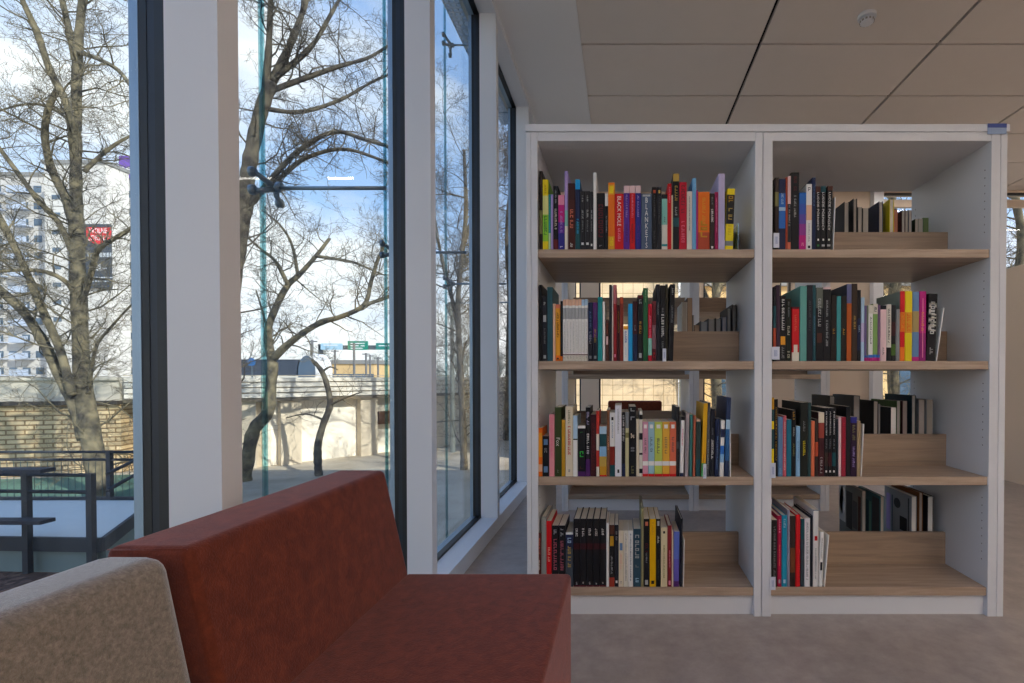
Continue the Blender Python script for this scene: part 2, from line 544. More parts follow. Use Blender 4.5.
bc = bookcase(0, 2.0, SHZ, 'tall white double bookcase with oak shelves full of comics, nearest the viewer')
bc2 = bookcase(-.05, 3.57, [1.455, 1.0, .57, .12], 'second white bookcase seen through the gaps of the front one')

# blue sticker on the cap
a, b_ = P(987.7, 123.6, 1.994), P(1006.5, 134, 1.994)
st = boxobj('shelf_sticker', (a.x, 1.9935, b_.z), (b_.x, 1.9955, a.z), plain('#8fa3c4', .5), label='small blue sticker on the top right corner of the bookcase', cat='sticker')
boxobj('sticker_band', (a.x, 1.9925, a.z - .016), (b_.x, 1.9935, a.z), plain('#27408a', .5), st)
# ------------------------------------------------------------------ sofa units
def velvet(name, c1, c2, c3, scale=9, sheen=.5, tint=(.9, .6, .6, 1), fine=350):
    m, t, b = base_mat(name)
    c = N(t, 'ShaderNodeTexCoord')
    n = N(t, 'ShaderNodeTexNoise'); n.inputs['Scale'].default_value = scale; n.inputs['Detail'].default_value = 9
    n.inputs['Roughness'].default_value = 0.68; n.inputs['Distortion'].default_value = .4
    t.links.new(c.outputs['Object'], n.inputs['Vector'])
    r = N(t, 'ShaderNodeValToRGB')
    r.color_ramp.elements[0].position = .3; r.color_ramp.elements[0].color = srgb(c1)
    r.color_ramp.elements[1].position = .72; r.color_ramp.elements[1].color = srgb(c3)
    e = r.color_ramp.elements.new(.5); e.color = srgb(c2)
    t.links.new(n.outputs['Fac'], r.inputs[0]); t.links.new(r.outputs[0], b.inputs['Base Color'])
    b.inputs['Roughness'].default_value = .85; b.inputs['Specular IOR Level'].default_value = .15
    b.inputs['Sheen Weight'].default_value = sheen; b.inputs['Sheen Roughness'].default_value = .45
    b.inputs['Sheen Tint'].default_value = tint
    n2 = N(t, 'ShaderNodeTexNoise'); n2.inputs['Scale'].default_value = fine; n2.inputs['Detail'].default_value = 3
    t.links.new(c.outputs['Object'], n2.inputs['Vector'])
    bp = N(t, 'ShaderNodeBump'); bp.inputs['Strength'].default_value = .35; bp.inputs['Distance'].default_value = .004
    t.links.new(n2.outputs['Fac'], bp.inputs['Height']); t.links.new(bp.outputs[0], b.inputs['Normal'])
    return m
RED = velvet('rust_velvet', '#4e2217', '#612b1c', '#763723', 34, .34, (.95, .60, .66, 1))
GREY = velvet('oatmeal_weave', '#5f564b', '#7c7165', '#988c80', 160, .95, (.80, .88, 1, 1), 700)
def sofa(name, loc, rz, L, prof, seat, mat, welt, label, rad=.02):
    r = empty(name, loc, rz, label=label, cat='sofa')
    mb = MB(); mb.prism(prof, 0, L, None, lambda a, y, b: (a, y, b))
    b = mb.build('backrest', mat, r); bevel(b, rad, 4)
    s = boxobj('seat', (seat[0], 0, .05), (seat[1], L, seat[2]), mat, r); bevel(s, .012, 3)
    # seams along the backrest edges
    top = prof[3]; tb = prof[4]; lo = prof[2]
    q = rad * .29
    sm = MB()
    sm.tube([(top[0] - q, q, top[1] - q), (tb[0] + q, q, tb[1] - q)], .0011, 6)
    sm.build('piping', mat, b, smooth=True)
    f = MB()
    for fx in (prof[0][0] + .06, seat[1] - .05):
        for fy in (.05, L - .05):
            f.tube([(fx, fy, 0), (fx, fy, .05)], .02, 12)
    f.build('feet', plain('#2a2522', .6), r)
    return r
# rust unit: profile in the X-Z plane, from the window side
redp = [(-.783, .06), (-.58, .06), (-.591, .441), (-.655, .729), (-.783, .729)]
sofa('sofa_unit', (0, .735, 0), 0, .619, redp, (-.60, -.141, .442), RED, None, 'rust red velvet sofa unit with a backrest along the windows', .014)
gp = [(-.100, .06), (.10, .06), (.062, .43), (0, .726), (-.100, .726)]
gy = sofa('sofa_unit', (-.668, .0, 0), 0, .72, gp, (.08, .55, .43), GREY, None, 'oatmeal grey woven sofa unit at the left front corner', .024)
gy.location = Vector((-.668, .724, 0)) + Matrix.Rotation(R(-1.2), 3, 'Z') @ Vector((0, -.72, 0)); gy.rotation_euler = (0, 0, R(-1.2))
# red sofa back seen between the shelves, by the far window
f0, f1 = P(608, 401, 5.3), P(662, 411, 5.3)
fp = [(5.3, .06), (5.3, f0.z), (5.42, f0.z), (5.47, .42), (5.47, .06)]
r = empty('sofa_unit', (0, 0, 0), label='dark red sofa back in front of the far window, seen between shelves', cat='sofa')
r.location = ((f0.x + f1.x) / 2, 5.3, 0); wx = (f1.x - f0.x) / 2
mb = MB(); mb.prism([(p[0] - 5.3, p[1]) for p in fp], -wx, wx, None, lambda a, y, b: (y, a, b)); bevel(mb.build('backrest', RED, r), .02, 3)
bevel(boxobj('seat', (-wx, .16, .05), (wx, .55, .42), RED, r), .02, 3)
mb = MB()
for sx in (-1, 1):
    for yy in (.05, .5): mb.tube([(sx * (wx - .05), yy, 0), (sx * (wx - .05), yy, .06)], .02, 10)
mb.build('feet', plain('#2a2522', .6), r)
# ------------------------------------------------------------------ outside
GZ = -1.5
GROUND = plain('#a89a80', 0.95, bump=.2, bscale=6, var=.18, vscale=.8)
gm, gt, gb = base_mat('winter_ground')
c = N(gt, 'ShaderNodeTexCoord')
n = N(gt, 'ShaderNodeTexNoise'); n.inputs['Scale'].default_value = .35; n.inputs['Detail'].default_value = 12; n.inputs['Roughness'].default_value = .7
gt.links.new(c.outputs['Object'], n.inputs['Vector'])
r_ = N(gt, 'ShaderNodeValToRGB')
r_.color_ramp.elements[0].position = .35; r_.color_ramp.elements[0].color = srgb('#9a8f7c')
r_.color_ramp.elements[1].position = .65; r_.color_ramp.elements[1].color = srgb('#cfc3ae')
gt.links.new(n.outputs['Fac'], r_.inputs[0]); gt.links.new(r_.outputs[0], gb.inputs['Base Color']); gb.inputs['Roughness'].default_value = .95
boxobj('ground', (-160, -60, GZ - .2), (120, 200, GZ), gm, **S)
# leaf-strewn bed next to the building, grass strip by the brick wall
lm, lt, lb = base_mat('leaf_litter')
c = N(lt, 'ShaderNodeTexCoord'); v = N(lt, 'ShaderNodeTexVoronoi'); v.inputs['Scale'].default_value = 14
lt.links.new(c.outputs['Object'], v.inputs['Vector'])
r_ = N(lt, 'ShaderNodeValToRGB'); r_.color_ramp.elements[0].color = srgb('#4a2f25'); r_.color_ramp.elements[1].color = srgb('#8d6a58')
sp_ = N(lt, 'ShaderNodeSeparateColor'); lt.links.new(v.outputs['Color'], sp_.inputs[0]); lt.links.new(sp_.outputs[0], r_.inputs[0])
lt.links.new(r_.outputs[0], lb.inputs['Base Color']); lb.inputs['Roughness'].default_value = 1
mb = MB(); mb.prism([(-20, 4.2), (-1.1, 4.2), (-5.2, 7.0), (-20, 7.4)], GZ, GZ + .02, lm, lambda a, y, b: (a, b, y))
tag(mb.build('leaf_litter'), 'brown fallen leaves on the ground below the ramp', 'leaves', kind='stuff')
mb = MB(); mb.prism([(-24, 8.6), (-8.6, 9.2), (-10.0, 12.6), (-24, 9.4)], GZ, GZ + .05, plain('#5c7d68', 1, bump=.6, bscale=40, var=.2), lambda a, y, b: (a, b, y))
tag(mb.build('grass_strip'), 'green grass strip at the foot of the brick wall', 'grass', kind='stuff')

# retaining wall of the road embankment: brick on the left, pale pillars on the right
BRICK = grid_mat('limestone_brick', '#e6cda2', '#9c805c', .36, .115, .018, rough=.9, var=.2, offset=.5)
STONE = plain('#cfc8b8', .9, bump=.2, bscale=12, var=.12, vscale=2)
PALE = plain('#f8f1e2', .85, bump=.1, bscale=10, var=.06, vscale=1)
PALE2 = plain('#d9cbb3', .85, bump=.1, bscale=10, var=.08, vscale=1)
def frame_of(a, b):
    a = Vector((a[0], a[1], 0)); b = Vector((b[0], b[1], 0)); u = (b - a).normalized(); w = Vector((-u.y, u.x, 0))
    M = Matrix(((u.x, w.x, 0, a.x), (u.y, w.y, 0, a.y), (0, 0, 1, 0), (0, 0, 0, 1)))
    return M, (b - a).length
W = [(-26.0, 8.9), (-12.9, 12.6), (-9.7, 13.3), (-6.9, 16.6), (-2.0, 21.5), (1.5, 24.6)]
M, L = frame_of(W[0], W[1])
r = empty('brick_wall', (0, 0, 0), label='sunlit pale brick retaining wall behind the railing and trees', cat='wall'); r.matrix_world = M
mb = MB(); mb.box((0, 0, GZ), (L, .6, .26)); mb.build('brickwork', BRICK, r)
mb = MB(); mb.box((0, -.12, .26), (L, .7, .36)); mb.build('coping', plain('#4d4741', .9), r)
mb = MB(); mb.box((0, -.03, .36), (L, .3, .88)); mb.box((0, -.1, .88), (L, .4, .96)); mb.build('parapet', STONE, r)
W[1] = (-12.78, 12.66)
r = empty('road_bridge', (0, 0, 0), label='pale road bridge with a ribbed white parapet above wall pillars', cat='bridge')
for i in range(1, 5):
    M, L = frame_of(W[i], W[i + 1])
    mb = MB(); mb.box((0, .25, GZ), (L, .7, .36), None, M); mb.build('bridge_wall', PALE, r)
    k = 0
    x = .35
    while x < L - .3:
        mb = MB(); mb.box((x, -.06, GZ), (x + .5, .24, .30), None, M); mb.build('pillar', PALE2, r); x += 2.1
    mb = MB(); mb.box((0, -.16, .30), (L + (.05 if i < 4 else 0), .5, .38), None, M); mb.build('ledge', plain('#6f6658', .9), r)
    mb = MB()
    for q in range(4):
        z = .40 + q * .145
        mb.box((-.0, .02, z - .03), (L, .12, z), PALE2, M)
        mb.box((-.0, -.12, z), (L, .12, z + .112), PALE, M)
    mb.box((-.02, -.1, .985), (L + .02, .06, 1.01), None, M)
    mb.build('parapet', PALE, r)
M, L = frame_of(W[2], W[3])
mb = MB(); mb.box((3.0, -.04, -.55), (3.65, .24, -.15), None, M); mb.build('wall_opening', plain('#5a3b28', .8), r)
M, L = frame_of(W[2], W[3])
mb = MB(); mb.prism([(-42, 14), (-13.2, 14.1), (-10.3, 14.8), (-7.9, 17.8), (-3.1, 22.6), (-3.1, 62), (-70, 62)], .15, .30, None, lambda a, y, b: (a, b, y))
mb.build('roadway', plain('#8d8880', .9), kind='structure')
# ramp with its dark railings
DK = plain('#34383d', .6, metal=.2)
DECK = plain('#e0dbd2', .9, bump=.15, bscale=20, var=.08)
near = [(-17, 6.75), (-11, 6.25), (-6.45, 6.05), (-7.25, 7.35), (-8.0, 8.6)]
far = [(-17, 7.95), (-8.6, 7.95)]
dz = -1.03
mb = MB()
mb.prism([(-17, 6.75), (-11, 6.25), (-6.45, 6.05), (-7.25, 7.35), (-7.6, 7.95), (-17, 7.95)], dz - .1, dz, DECK, lambda a, y, b: (a, b, y))
ramp = mb.build('access_ramp', label='pale concrete access ramp with dark edges outside the left window', cat='ramp')
mb = MB()
for (p, q) in zip(near[:-2], near[1:-1]):
    M, L = frame_of(p, q); mb.box((0, -.03, dz - .16), (L, .01, dz + .015), None, M)
mb.build('edge_beam', DK, ramp)
mb = MB()
for (p, q) in zip(near[:-2], near[1:-1]):
    M, L = frame_of(p, q); mb.box((0, .05, GZ), (L, .1, dz - .16), None, M)
mb.build('skirt_wall', plain('#7d8a86', .9), ramp)
mb = MB(); mb.box((-17, 7.93, dz), (-7.6, 7.99, dz + .05)); mb.build('edge_beam', DK, ramp)
def railing(pts, zb, h, label, posts, rails=(1.0, .82), mesh=False):
    r = empty('railing', (pts[0][0], pts[0][1], zb), label=label, cat='railing', group='railings of the ramp')
    o = Vector((pts[0][0], pts[0][1], 0))
    for fr in rails:
        mb = MB(); mb.tube([(p[0] - o.x, p[1] - o.y, h * fr) for p in pts], .022, 8); mb.build('rail', DK, r, smooth=True)
    for (i, t) in posts:
        a, b = pts[i], pts[i + 1]
        x, y = a[0] + (b[0] - a[0]) * t - o.x, a[1] + (b[1] - a[1]) * t - o.y
        mb = MB(); mb.box((x - .035, y - .03, -.42), (x + .035, y + .03, h + .02)); mb.build('post', DK, r)
    if mesh:
        mb = MB()
        for a, b in zip(pts[:-1], pts[1:]):
            L = (Vector(b) - Vector(a)).length; n = int(L / .11)
            for k in range(n):
                t = k / n; x, y = a[0] + (b[0] - a[0]) * t - o.x, a[1] + (b[1] - a[1]) * t - o.y
                mb.box((x - .003, y - .003, .05), (x + .003, y + .003, h * .8))
        mb.build('wire_mesh', plain('#4d5f5a', .6), r)
    return r
railing([(-17, 6.72), (-11, 6.2), (-6.5, 6.0)], dz, .80, 'near dark railing of the ramp with two round rails', [(0, .3), (1, .02), (1, .40), (1, .81), (1, .995)], (1.0, .74))
railing([(-6.42, 6.1), (-7.25, 7.4), (-7.55, 7.9)], dz, .80, 'short dark railing turning the ramp corner', [(1, .9)], (1.0, .74))
railing([(-17, 7.97), (-7.7, 7.97)], dz, .78, 'far dark railing of the ramp with wire mesh', [(0, .15), (0, .5), (0, .93)], (1.0, .84), True)
for (z, x1, y, h, lab) in ((-.13, -6.35, 5.75, 'upper', 'dark plank shelf at rail height near the ramp, upper one'), (-.92, -6.5, 5.9, 'lower', 'dark plank near the ramp deck, lower one')):
    pa = P(0, 470 if h == 'upper' else 521, y); pb = P(46, 470 if h == 'upper' else 521, y)
    tag(boxobj('plank_bench', (pa.x - 1.2, y - .06, pa.z - .03), (pb.x, y + .10, pa.z + .015), plain('#2f3038', .7)), lab, 'bench')

# ---- bare trees
def bark(name, c1, c2):
    m, t, b = base_mat(name)
    c = N(t, 'ShaderNodeTexCoord'); n = N(t, 'ShaderNodeTexNoise'); n.inputs['Scale'].default_value = 5; n.inputs['Detail'].default_value = 8
    t.links.new(c.outputs['Object'], n.inputs['Vector'])
    r = N(t, 'ShaderNodeValToRGB'); r.color_ramp.elements[0].position = .38; r.color_ramp.elements[0].color = srgb(c1)
    r.color_ramp.elements[1].position = .62; r.color_ramp.elements[1].color = srgb(c2)
    t.links.new(n.outputs['Fac'], r.inputs[0]); t.links.new(r.outputs[0], b.inputs['Base Color']); b.inputs['Roughness'].default_value = .9
    return m
BARK = bark('bark_olive', '#45423a', '#857c62')
BARKD = bark('bark_dark', '#37332f', '#6b6455')
def twigs(mb, rng, p, d, L, rad, depth, up=.25, dens=1.0, wob=.28):
    n = 5
    pts = [p.copy()]; rr = [rad]
    for i in range(n):
        d = (d + Vector((rng.gauss(0, wob), rng.gauss(0, wob), rng.gauss(0, wob) + up * .2))).normalized()
        p = p + d * (L / n); pts.append(p.copy()); rr.append(max(.0025, rad * (1 - .8 * (i + 1) / n)))
    mb.tube(pts, rr, 6 if rad > .03 else (4 if rad > .012 else 3), caps=False)
    if depth <= 0 or L < .16: return
    k = max(3, int(L * 7.5 * dens)) if depth > 1 else max(3, int(L * 11.0 * dens))
    for j in range(min(k, 14)):
        t = .15 + .85 * rng.random()
        i = min(n - 1, int(t * n)); q = pts[i].lerp(pts[i + 1], t * n - i)
        ax = (pts[i + 1] - pts[i]).normalized()
        side = ax.cross(Vector((rng.gauss(0, 1), rng.gauss(0, 1), rng.gauss(0, 1)))).normalized()
        nd = (ax * .7 + side * .9).normalized()
        twigs(mb, rng, q, nd, L * rng.uniform(.35, .62) * (1.1 - .4 * t), rr[i] * rng.uniform(.4, .6), depth - 1, up, dens, wob)
def tree(name, label, limbs, seed, mat=BARK, dens=1.0, depth=3, root=None, twl=1.0):
    """limbs: (points, radius at start, radius at end, spacing of side branches, their length)"""
    rng = random.Random(seed)
    r = empty(name, root, label=label, cat='tree', group=None)
    off = Vector(root)
    for i, (pts, r0, r1, step, bl) in enumerate(limbs):
        mb = MB()
        pts = [Vector(p) - off for p in pts]
        # smooth the line
        fine = []
        m = len(pts)
        for j in range(m - 1):
            p0, p1, p2, p3 = pts[max(0, j - 1)], pts[j], pts[j + 1], pts[min(m - 1, j + 2)]
            for s in range(5):
                t = s / 5
                fine.append(.5 * ((2 * p1) + (p2 - p0) * t + (2 * p0 - 5 * p1 + 4 * p2 - p3) * t * t + (3 * p1 - p0 - 3 * p2 + p3) * t ** 3))
        fine.append(pts[-1]); n = len(fine)
        rad = [r0 + (r1 - r0) * k / (n - 1) for k in range(n)]
        rad = [q * (1 + .06 * rng.gauss(0, 1)) for q in rad]
        mb.tube(fine, rad, 12 if r0 > .08 else 8)
        mb.build('trunk' if i == 0 else 'limb', mat, r, smooth=True)
        if step:
            tw = MB()
            acc = 0
            for k in range(2, n):
                acc += (fine[k] - fine[k - 1]).length
                while acc > step * .5:
                    acc -= step * .5
                    ax = (fine[k] - fine[k - 1]).normalized()
                    side = ax.cross(Vector((rng.gauss(0, 1), rng.gauss(0, 1), rng.gauss(0, 1)))).normalized()
                    twigs(tw, rng, fine[k].copy(), (ax * .5 + side).normalized(), bl * rng.uniform(.5, 1.15), min(rad[k] * .36, .019), depth, dens=dens)
            tw.build('branches', mat, r, fix=False)
    return r
def L2(px, Y0_, dY=0.0):
    n = len(px)
    return [P(x, y, Y0_ + dY * i / max(1, n - 1)) for i, (x, y) in enumerate(px)]
Yt = 9.7
base = G(93, 500, GZ); Yt = base.y
tree('tree', 'thick olive-barked bare tree outside the leftmost window', [
    (L2([(101, 506), (97, 470), (88, 420), (82, 370), (79, 300), (77, 240), (76, 180), (76, 120), (78, 50), (84, -20), (86, -80)], Yt), .18, .045, .5, 1.7),
    (L2([(84, 440), (75, 405), (62, 380), (45, 345), (22, 310), (-6, 285), (-40, 250)], Yt, -.4), .105, .065, .5, 1.5),
    (L2([(72, 395), (60, 350), (38, 300), (22, 262), (-4, 212), (-30, 170)], Yt - .2, -.5), .07, .04, .6, 1.4),
    (L2([(79, 300), (66, 282), (46, 272), (20, 270), (-8, 272)], Yt, -.8), .05, .03, .5, 1.0),
    (L2([(78, 246), (68, 205), (52, 170), (45, 138), (48, 110), (58, 88)], Yt, -.4), .075, .04, .5, 1.2),
    (L2([(77, 200), (74, 150), (68, 108), (50, 70), (36, 30), (20, -6), (8, -50)], Yt, -.6), .075, .035, .45, 1.4),
    (L2([(76, 262), (60, 225), (38, 200), (12, 165), (-16, 128)], Yt, -.7), .055, .03, .45, 1.3),
    (L2([(77, 128), (58, 112), (34, 104), (8, 108), (-16, 118)], Yt, .5), .03, .015, .4, 1.0),
    (L2([(75, 60), (68, 25), (60, -10), (52, -60)], Yt, .3), .06, .03, .4, 1.1),
    (L2([(80, 310), (92, 270), (98, 250), (112, 240), (134, 226), (150, 205)], Yt, -.6), .055, .03, .35, 1.0),
    (L2([(84, 172), (98, 158), (116, 144), (134, 134), (160, 120)], Yt, .4), .045, .02, .35, .9),
    (L2([(88, 400), (95, 350), (112, 326), (136, 300)], Yt, -.5), .035, .015, .3, .9),
    (L2([(78, 52), (96, 58), (118, 70), (136, 92), (160, 110)], Yt, -1.5), .045, .025, .4, 1.2),
], 3, BARK, .95, 3, base)
Ya = 9.6
base = P(222, 560, Ya); base.z = GZ
tree('tree', 'tall bare tree half hidden by the first window post', [
    ([base] + L2([(220, 470), (222, 380), (230, 300), (239, 240), (246, 190), (252, 150), (262, 108), (272, 82)], Ya), .17, .105, .5, 1.5),
    (L2([(272, 82), (288, 50), (302, 14), (314, -30)], Ya, .3), .08, .04, .4, 1.4),
    (L2([(264, 102), (268, 60), (270, 20), (272, -30)], Ya, -.4), .07, .04, .4, 1.2),
    (L2([(268, 92), (300, 80), (340, 66), (372, 56), (410, 30)], Ya, .5), .06, .02, .35, 1.1),
    (L2([(275, 78), (310, 48), (330, 16), (350, -20)], Ya, .6), .055, .025, .35, 1.2),
    (L2([(250, 205), (272, 178), (300, 150), (334, 132), (366, 140), (400, 150)], Ya, -.6), .055, .028, .25, 1.2),
    (L2([(252, 200), (282, 176), (306, 158), (342, 149), (376, 158), (410, 172)], Ya, .3), .05, .025, .25, 1.1),
    (L2([(262, 108), (300, 112), (340, 100), (372, 82), (400, 70)], Ya, 1.0), .05, .02, .3, 1.1),
], 8, BARKD, 1.0, 3, base)
Yb = 11.6
base = P(244, 490, Yb); base.z = GZ
tree('tree', 'crooked grey tree with two big limbs in the middle window', [
    ([base] + L2([(247, 462), (254, 430), (268, 412), (271, 385), (273, 362)], Yb), .155, .105, 0, 0),
    (L2([(273, 366), (268, 332), (277, 305), (288, 285), (300, 274), (316, 256), (330, 238)], Yb, .4), .095, .035, .35, 1.2),
    (L2([(274, 358), (285, 347), (303, 333), (322, 322), (340, 317), (364, 305), (371, 282), (377, 262), (384, 245)], Yb, -.4), .085, .03, .35, 1.3),
    (L2([(364, 305), (380, 300), (396, 295), (420, 290)], Yb - .3, .5), .05, .025, .3, 1.0),
    (L2([(288, 285), (276, 262), (262, 250), (246, 236)], Yb, -.5), .05, .02, .3, 1.1),
    (L2([(268, 332), (262, 310), (256, 290)], Yb, .5), .03, .015, .3, .6),
    (L2([(316, 256), (352, 262), (372, 270), (384, 275)], Yb, .3), .04, .015, .3, .8),
    (L2([(298, 276), (292, 245), (280, 225), (262, 210)], Yb, .3), .04, .015, .3, .9),
], 14, BARK, 1.0, 3, base)
Yc = 12.2
base = P(319, 480, Yc); base.z = GZ
tree('tree', 'small pollarded tree in front of the bridge pillars', [
    ([base] + L2([(318, 465), (318, 445), (323, 425), (330, 405), (327, 385), (321, 370), (312, 360)], Yc), .10, .045, 0, 0),
    (L2([(330, 405), (345, 398), (362, 392)], Yc, -.2), .035, .012, .22, .9),
    (L2([(324, 420), (306, 414), (286, 418)], Yc, .2), .03, .01, .22, .9),
    (L2([(322, 372), (330, 367), (338, 370)], Yc, .2), .03, .012, .3, .4),
], 5, BARKD, .6, 1, base)
Yd = 13.0
base = P(464, 470, Yd); base.z = GZ
tree('tree', 'bare tree seen through the narrow third window', [
    ([base] + L2([(463, 430), (461, 380), (459, 340), (458, 300), (462, 255), (466, 210), (464, 150)], Yd), .10, .04, .5, 2.2),
    (L2([(459, 330), (450, 290), (440, 250), (432, 200)], Yd, .6), .07, .03, .4, 1.8),
    (L2([(461, 250), (474, 215), (486, 180), (500, 140)], Yd, .6), .07, .03, .4, 1.8),
], 21, BARKD, 1.0, 3, base)
Ye = 19
base = P(508, 470, Ye); base.z = GZ
tree('tree', 'distant bare tree in the last narrow window', [
    ([base] + L2([(508, 420), (509, 370), (510, 300), (507, 240), (510, 190)], Ye), .2, .06, .5, 2.6),
], 25, BARKD, 1.0, 3, base)
# trees behind the far windows
for (px, Yf, sd_, lab) in ((716, 13.0, 31, 'bare tree outside the far windows, seen above the shelf stops'), (893, 12.5, 33, 'bare tree outside the far right window, behind the bookcase'), (1017, 10.5, 37, 'bare tree outside the high window at the right edge')):
    base = P(px, 480, Yf); base.z = GZ
    tree('tree', lab, [([base] + L2([(px + 1, 400), (px - 2, 340), (px, 290), (px + 5, 240), (px - 2, 190), (px, 130)], Yf), .16, .05, .4, 1.8),
                       (L2([(px, 300), (px + 14, 260), (px + 30, 215)], Yf, .5), .07, .03, .35, 1.4),
                       (L2([(px, 320), (px - 16, 280), (px - 26, 240)], Yf, .5), .07, .03, .35, 1.4)], sd_, BARK, .9, 3, base)

# ---- buildings outside
def block(name, x0, x1, y0, y1, z1, mat, label, rows, colsn, z0=GZ, win=(1.5, 1.3), wmat=None, frame=None, balcony=None, flat='y', rz=0, base=2.8, sx0=0):
    r = empty(name, ((x0 + x1) / 2, y0, z0), rz, label=label, cat='building')
    w2 = (x1 - x0) / 2; h = z1 - z0
    mb = MB(); mb.box((-w2, 0, 0), (w2, y1 - y0, h)); mb.build('wall', mat, r)
    mb = MB(); mb.box((-w2 - .2, -.2, h), (w2 + .2, y1 - y0 + .2, h + .6)); mb.build('roof', plain('#8a8a88', .8), r)
    wmat = wmat or plain('#5d6f80', .2)
    proto = None
    for i in range(rows):
        for j in range(colsn):
            x = -w2 + (j + .5) * 2 * w2 / colsn + sx0; z = base + i * (h - base) / rows
            if proto is None:
                mb = MB(); mb.box((-win[0] / 2, -.06, 0), (win[0] / 2, .02, win[1])); proto = mb.build('window', wmat, r); o = proto
            else:
                o = proto.copy(); COL.objects.link(o); o.parent = r
            o.location = (x, 0, z)
    if balcony:
        pb = None
        for i in range(rows):
            z = base + i * (h - base) / rows
            for j in range(0, colsn, 2):
                x = -w2 + (j + .5) * 2 * w2 / colsn
                if pb is None:
                    mb = MB(); mb.box((-balcony / 2, -1.2, -.3), (balcony / 2, 0, -.15)); mb.box((-balcony / 2, -1.2, -.15), (balcony / 2, -1.12, .8))
                    pb = mb.build('balcony', plain('#b7c3d6', .6), r); o = pb
                else:
                    o = pb.copy(); COL.objects.link(o); o.parent = r
                o.location = (x, 0, z)
    return r
q = lambda px, Y: P(px, 376, Y).x
zt = P(60, 166, 80).z
block('apartment_block', q(-60, 84), q(47, 84), 84, 96, zt, plain('#cdc9c3', .8), 'tall white apartment block with rows of balconies at far left', 12, 8, win=(1.3, 1.15), balcony=3.2)
b = block('apartment_block', q(47, 80) , q(108, 80), 80, 83.8, zt + .3, plain('#d6d3cd', .8), 'blank white gable of an apartment block carrying a banner', 12, 1, win=(1.3, .7), sx0=-3.1)
block('apartment_block', q(108, 90), q(150, 90), 90, 104, P(120, 180, 90).z, plain('#cfcac2', .8), 'white apartment block right of the banner, under a purple sign', 11, 4, win=(1.6, 1.2))
# banner with its red head
p0, p1 = P(68, 224, 79.6), P(110, 288, 79.6)
r = empty('banner', ((p0.x + p1.x) / 2, 79.6, p1.z), label='large black banner with a red rounded head on the gable', cat='banner')
w2 = (p1.x - p0.x) / 2; hh = p0.z - p1.z
boxobj('cloth', (-w2, 0, 0), (w2, .42, hh), plain('#454d57', .7), r)
cxr = P(98, 236, 79.4).x - (p0.x + p1.x) / 2; czr = P(98, 234, 79.4).z - p1.z
ol = [(cxr - 1.95, czr + 1.1), (cxr + 1.95, czr + 1.1), (cxr + 1.95, czr)] + [(cxr + 1.95 * math.cos(-math.pi * k / 16), czr + 1.6 * math.sin(-math.pi * k / 16)) for k in range(1, 17)]
mb = MB(); mb.prism(ol, -.15, -.001); mb.build('red_panel', plain('#e0333a', .6), r)
for (body, dz_, w_) in (('WOLNE', .55, 2.9), ('LOKALE', -.6, 3.4)):
    me = text_mesh(body, w_, .85); me.materials.append(plain('#ffffff', .5)); o = bpy.data.objects.new('lettering', me); COL.objects.link(o); o.parent = r
    o.rotation_euler = (R(90), 0, 0); o.location = (cxr, -.18, czr + dz_)
mb = MB()
rg = random.Random(2)
for (zz, wd) in ((5.0, 3.8), (1.6, 3.4), (1.0, 3.0)):
    x = cxr - wd / 2
    while x < cxr + wd / 2:
        l = rg.uniform(.15, .5); mb.box((x, -.03, zz), (x + l, -.001, zz + (.7 if zz > 4 else .2))); x += l + .15
mb.build('lettering', plain('#c9d0d6', .6), r)
mb = MB(); mb.prism([(cxr - .9, 2.9), (cxr + .1, 3.9), (cxr + .3, 3.4), (cxr + 1.2, 3.2), (cxr + .2, 2.8)], -.03, -.001); mb.build('emblem', plain('#e6e9ec', .6), r)
p0, p1 = P(117, 155, 89), P(131, 177, 89)
r = empty('roof_sign', ((p0.x + p1.x) / 2, 89.6, p1.z - .6), label='purple roof sign on the white block at the window edge', cat='sign')
w2 = (p1.x - p0.x) / 2
boxobj('sign_panel', (-w2, -.3, .6), (w2, 0, p0.z - p1.z + .6), plain('#7a5bb0', .6), r)
for sx in (-1, 1): boxobj('support', (sx * w2 * .6 - .1, 0, 0), (sx * w2 * .6 + .1, .2, 3.5), plain('#777777', .6), r)
mb = MB(); mb.prism([(-.9, 2.2), (0, 1.4), (.9, 2.2), (.5, 2.6), (0, 2.2), (-.5, 2.6)], -.33, -.301); mb.build('emblem', plain('#ffffff', .6), r)
block('low_building', q(330, 75), q(374, 75), 75, 85, P(350, 364, 75).z, plain('#d9b987', .8), 'low ochre building under the motorway gantry', 1, 7, win=(.9, 1.4), base=1.4)
# sunlit yellow tiled wing across the yard
TILE = grid_mat('yellow_tile', '#f8dfb4', '#c4a67a', .28, .28, .008, rough=.7, var=.03)
b = block('tiled_wing', -1.5, 1.55, 13.5, 20, 7.5, TILE, 'sunlit yellow tiled wing seen between the shelves', 1, 1, win=(.8, .01), base=3.5)
tag(boxobj('wall_light', (.4, 13.42, 1.05), (.55, 13.5, 1.13), plain('#4b4036', .5)), 'tiny dark lamp on the yellow tiled wall', 'lamp')
block('tiled_wing', q(700, 22), q(1120, 22), 22, 30, 5.0, plain('#e3c48d', .8), 'pale yellow building beyond the far windows, right of the tiled wing', 2, 9, win=(1.0, 1.4), base=1.6, wmat=plain('#3d5a73', .2))
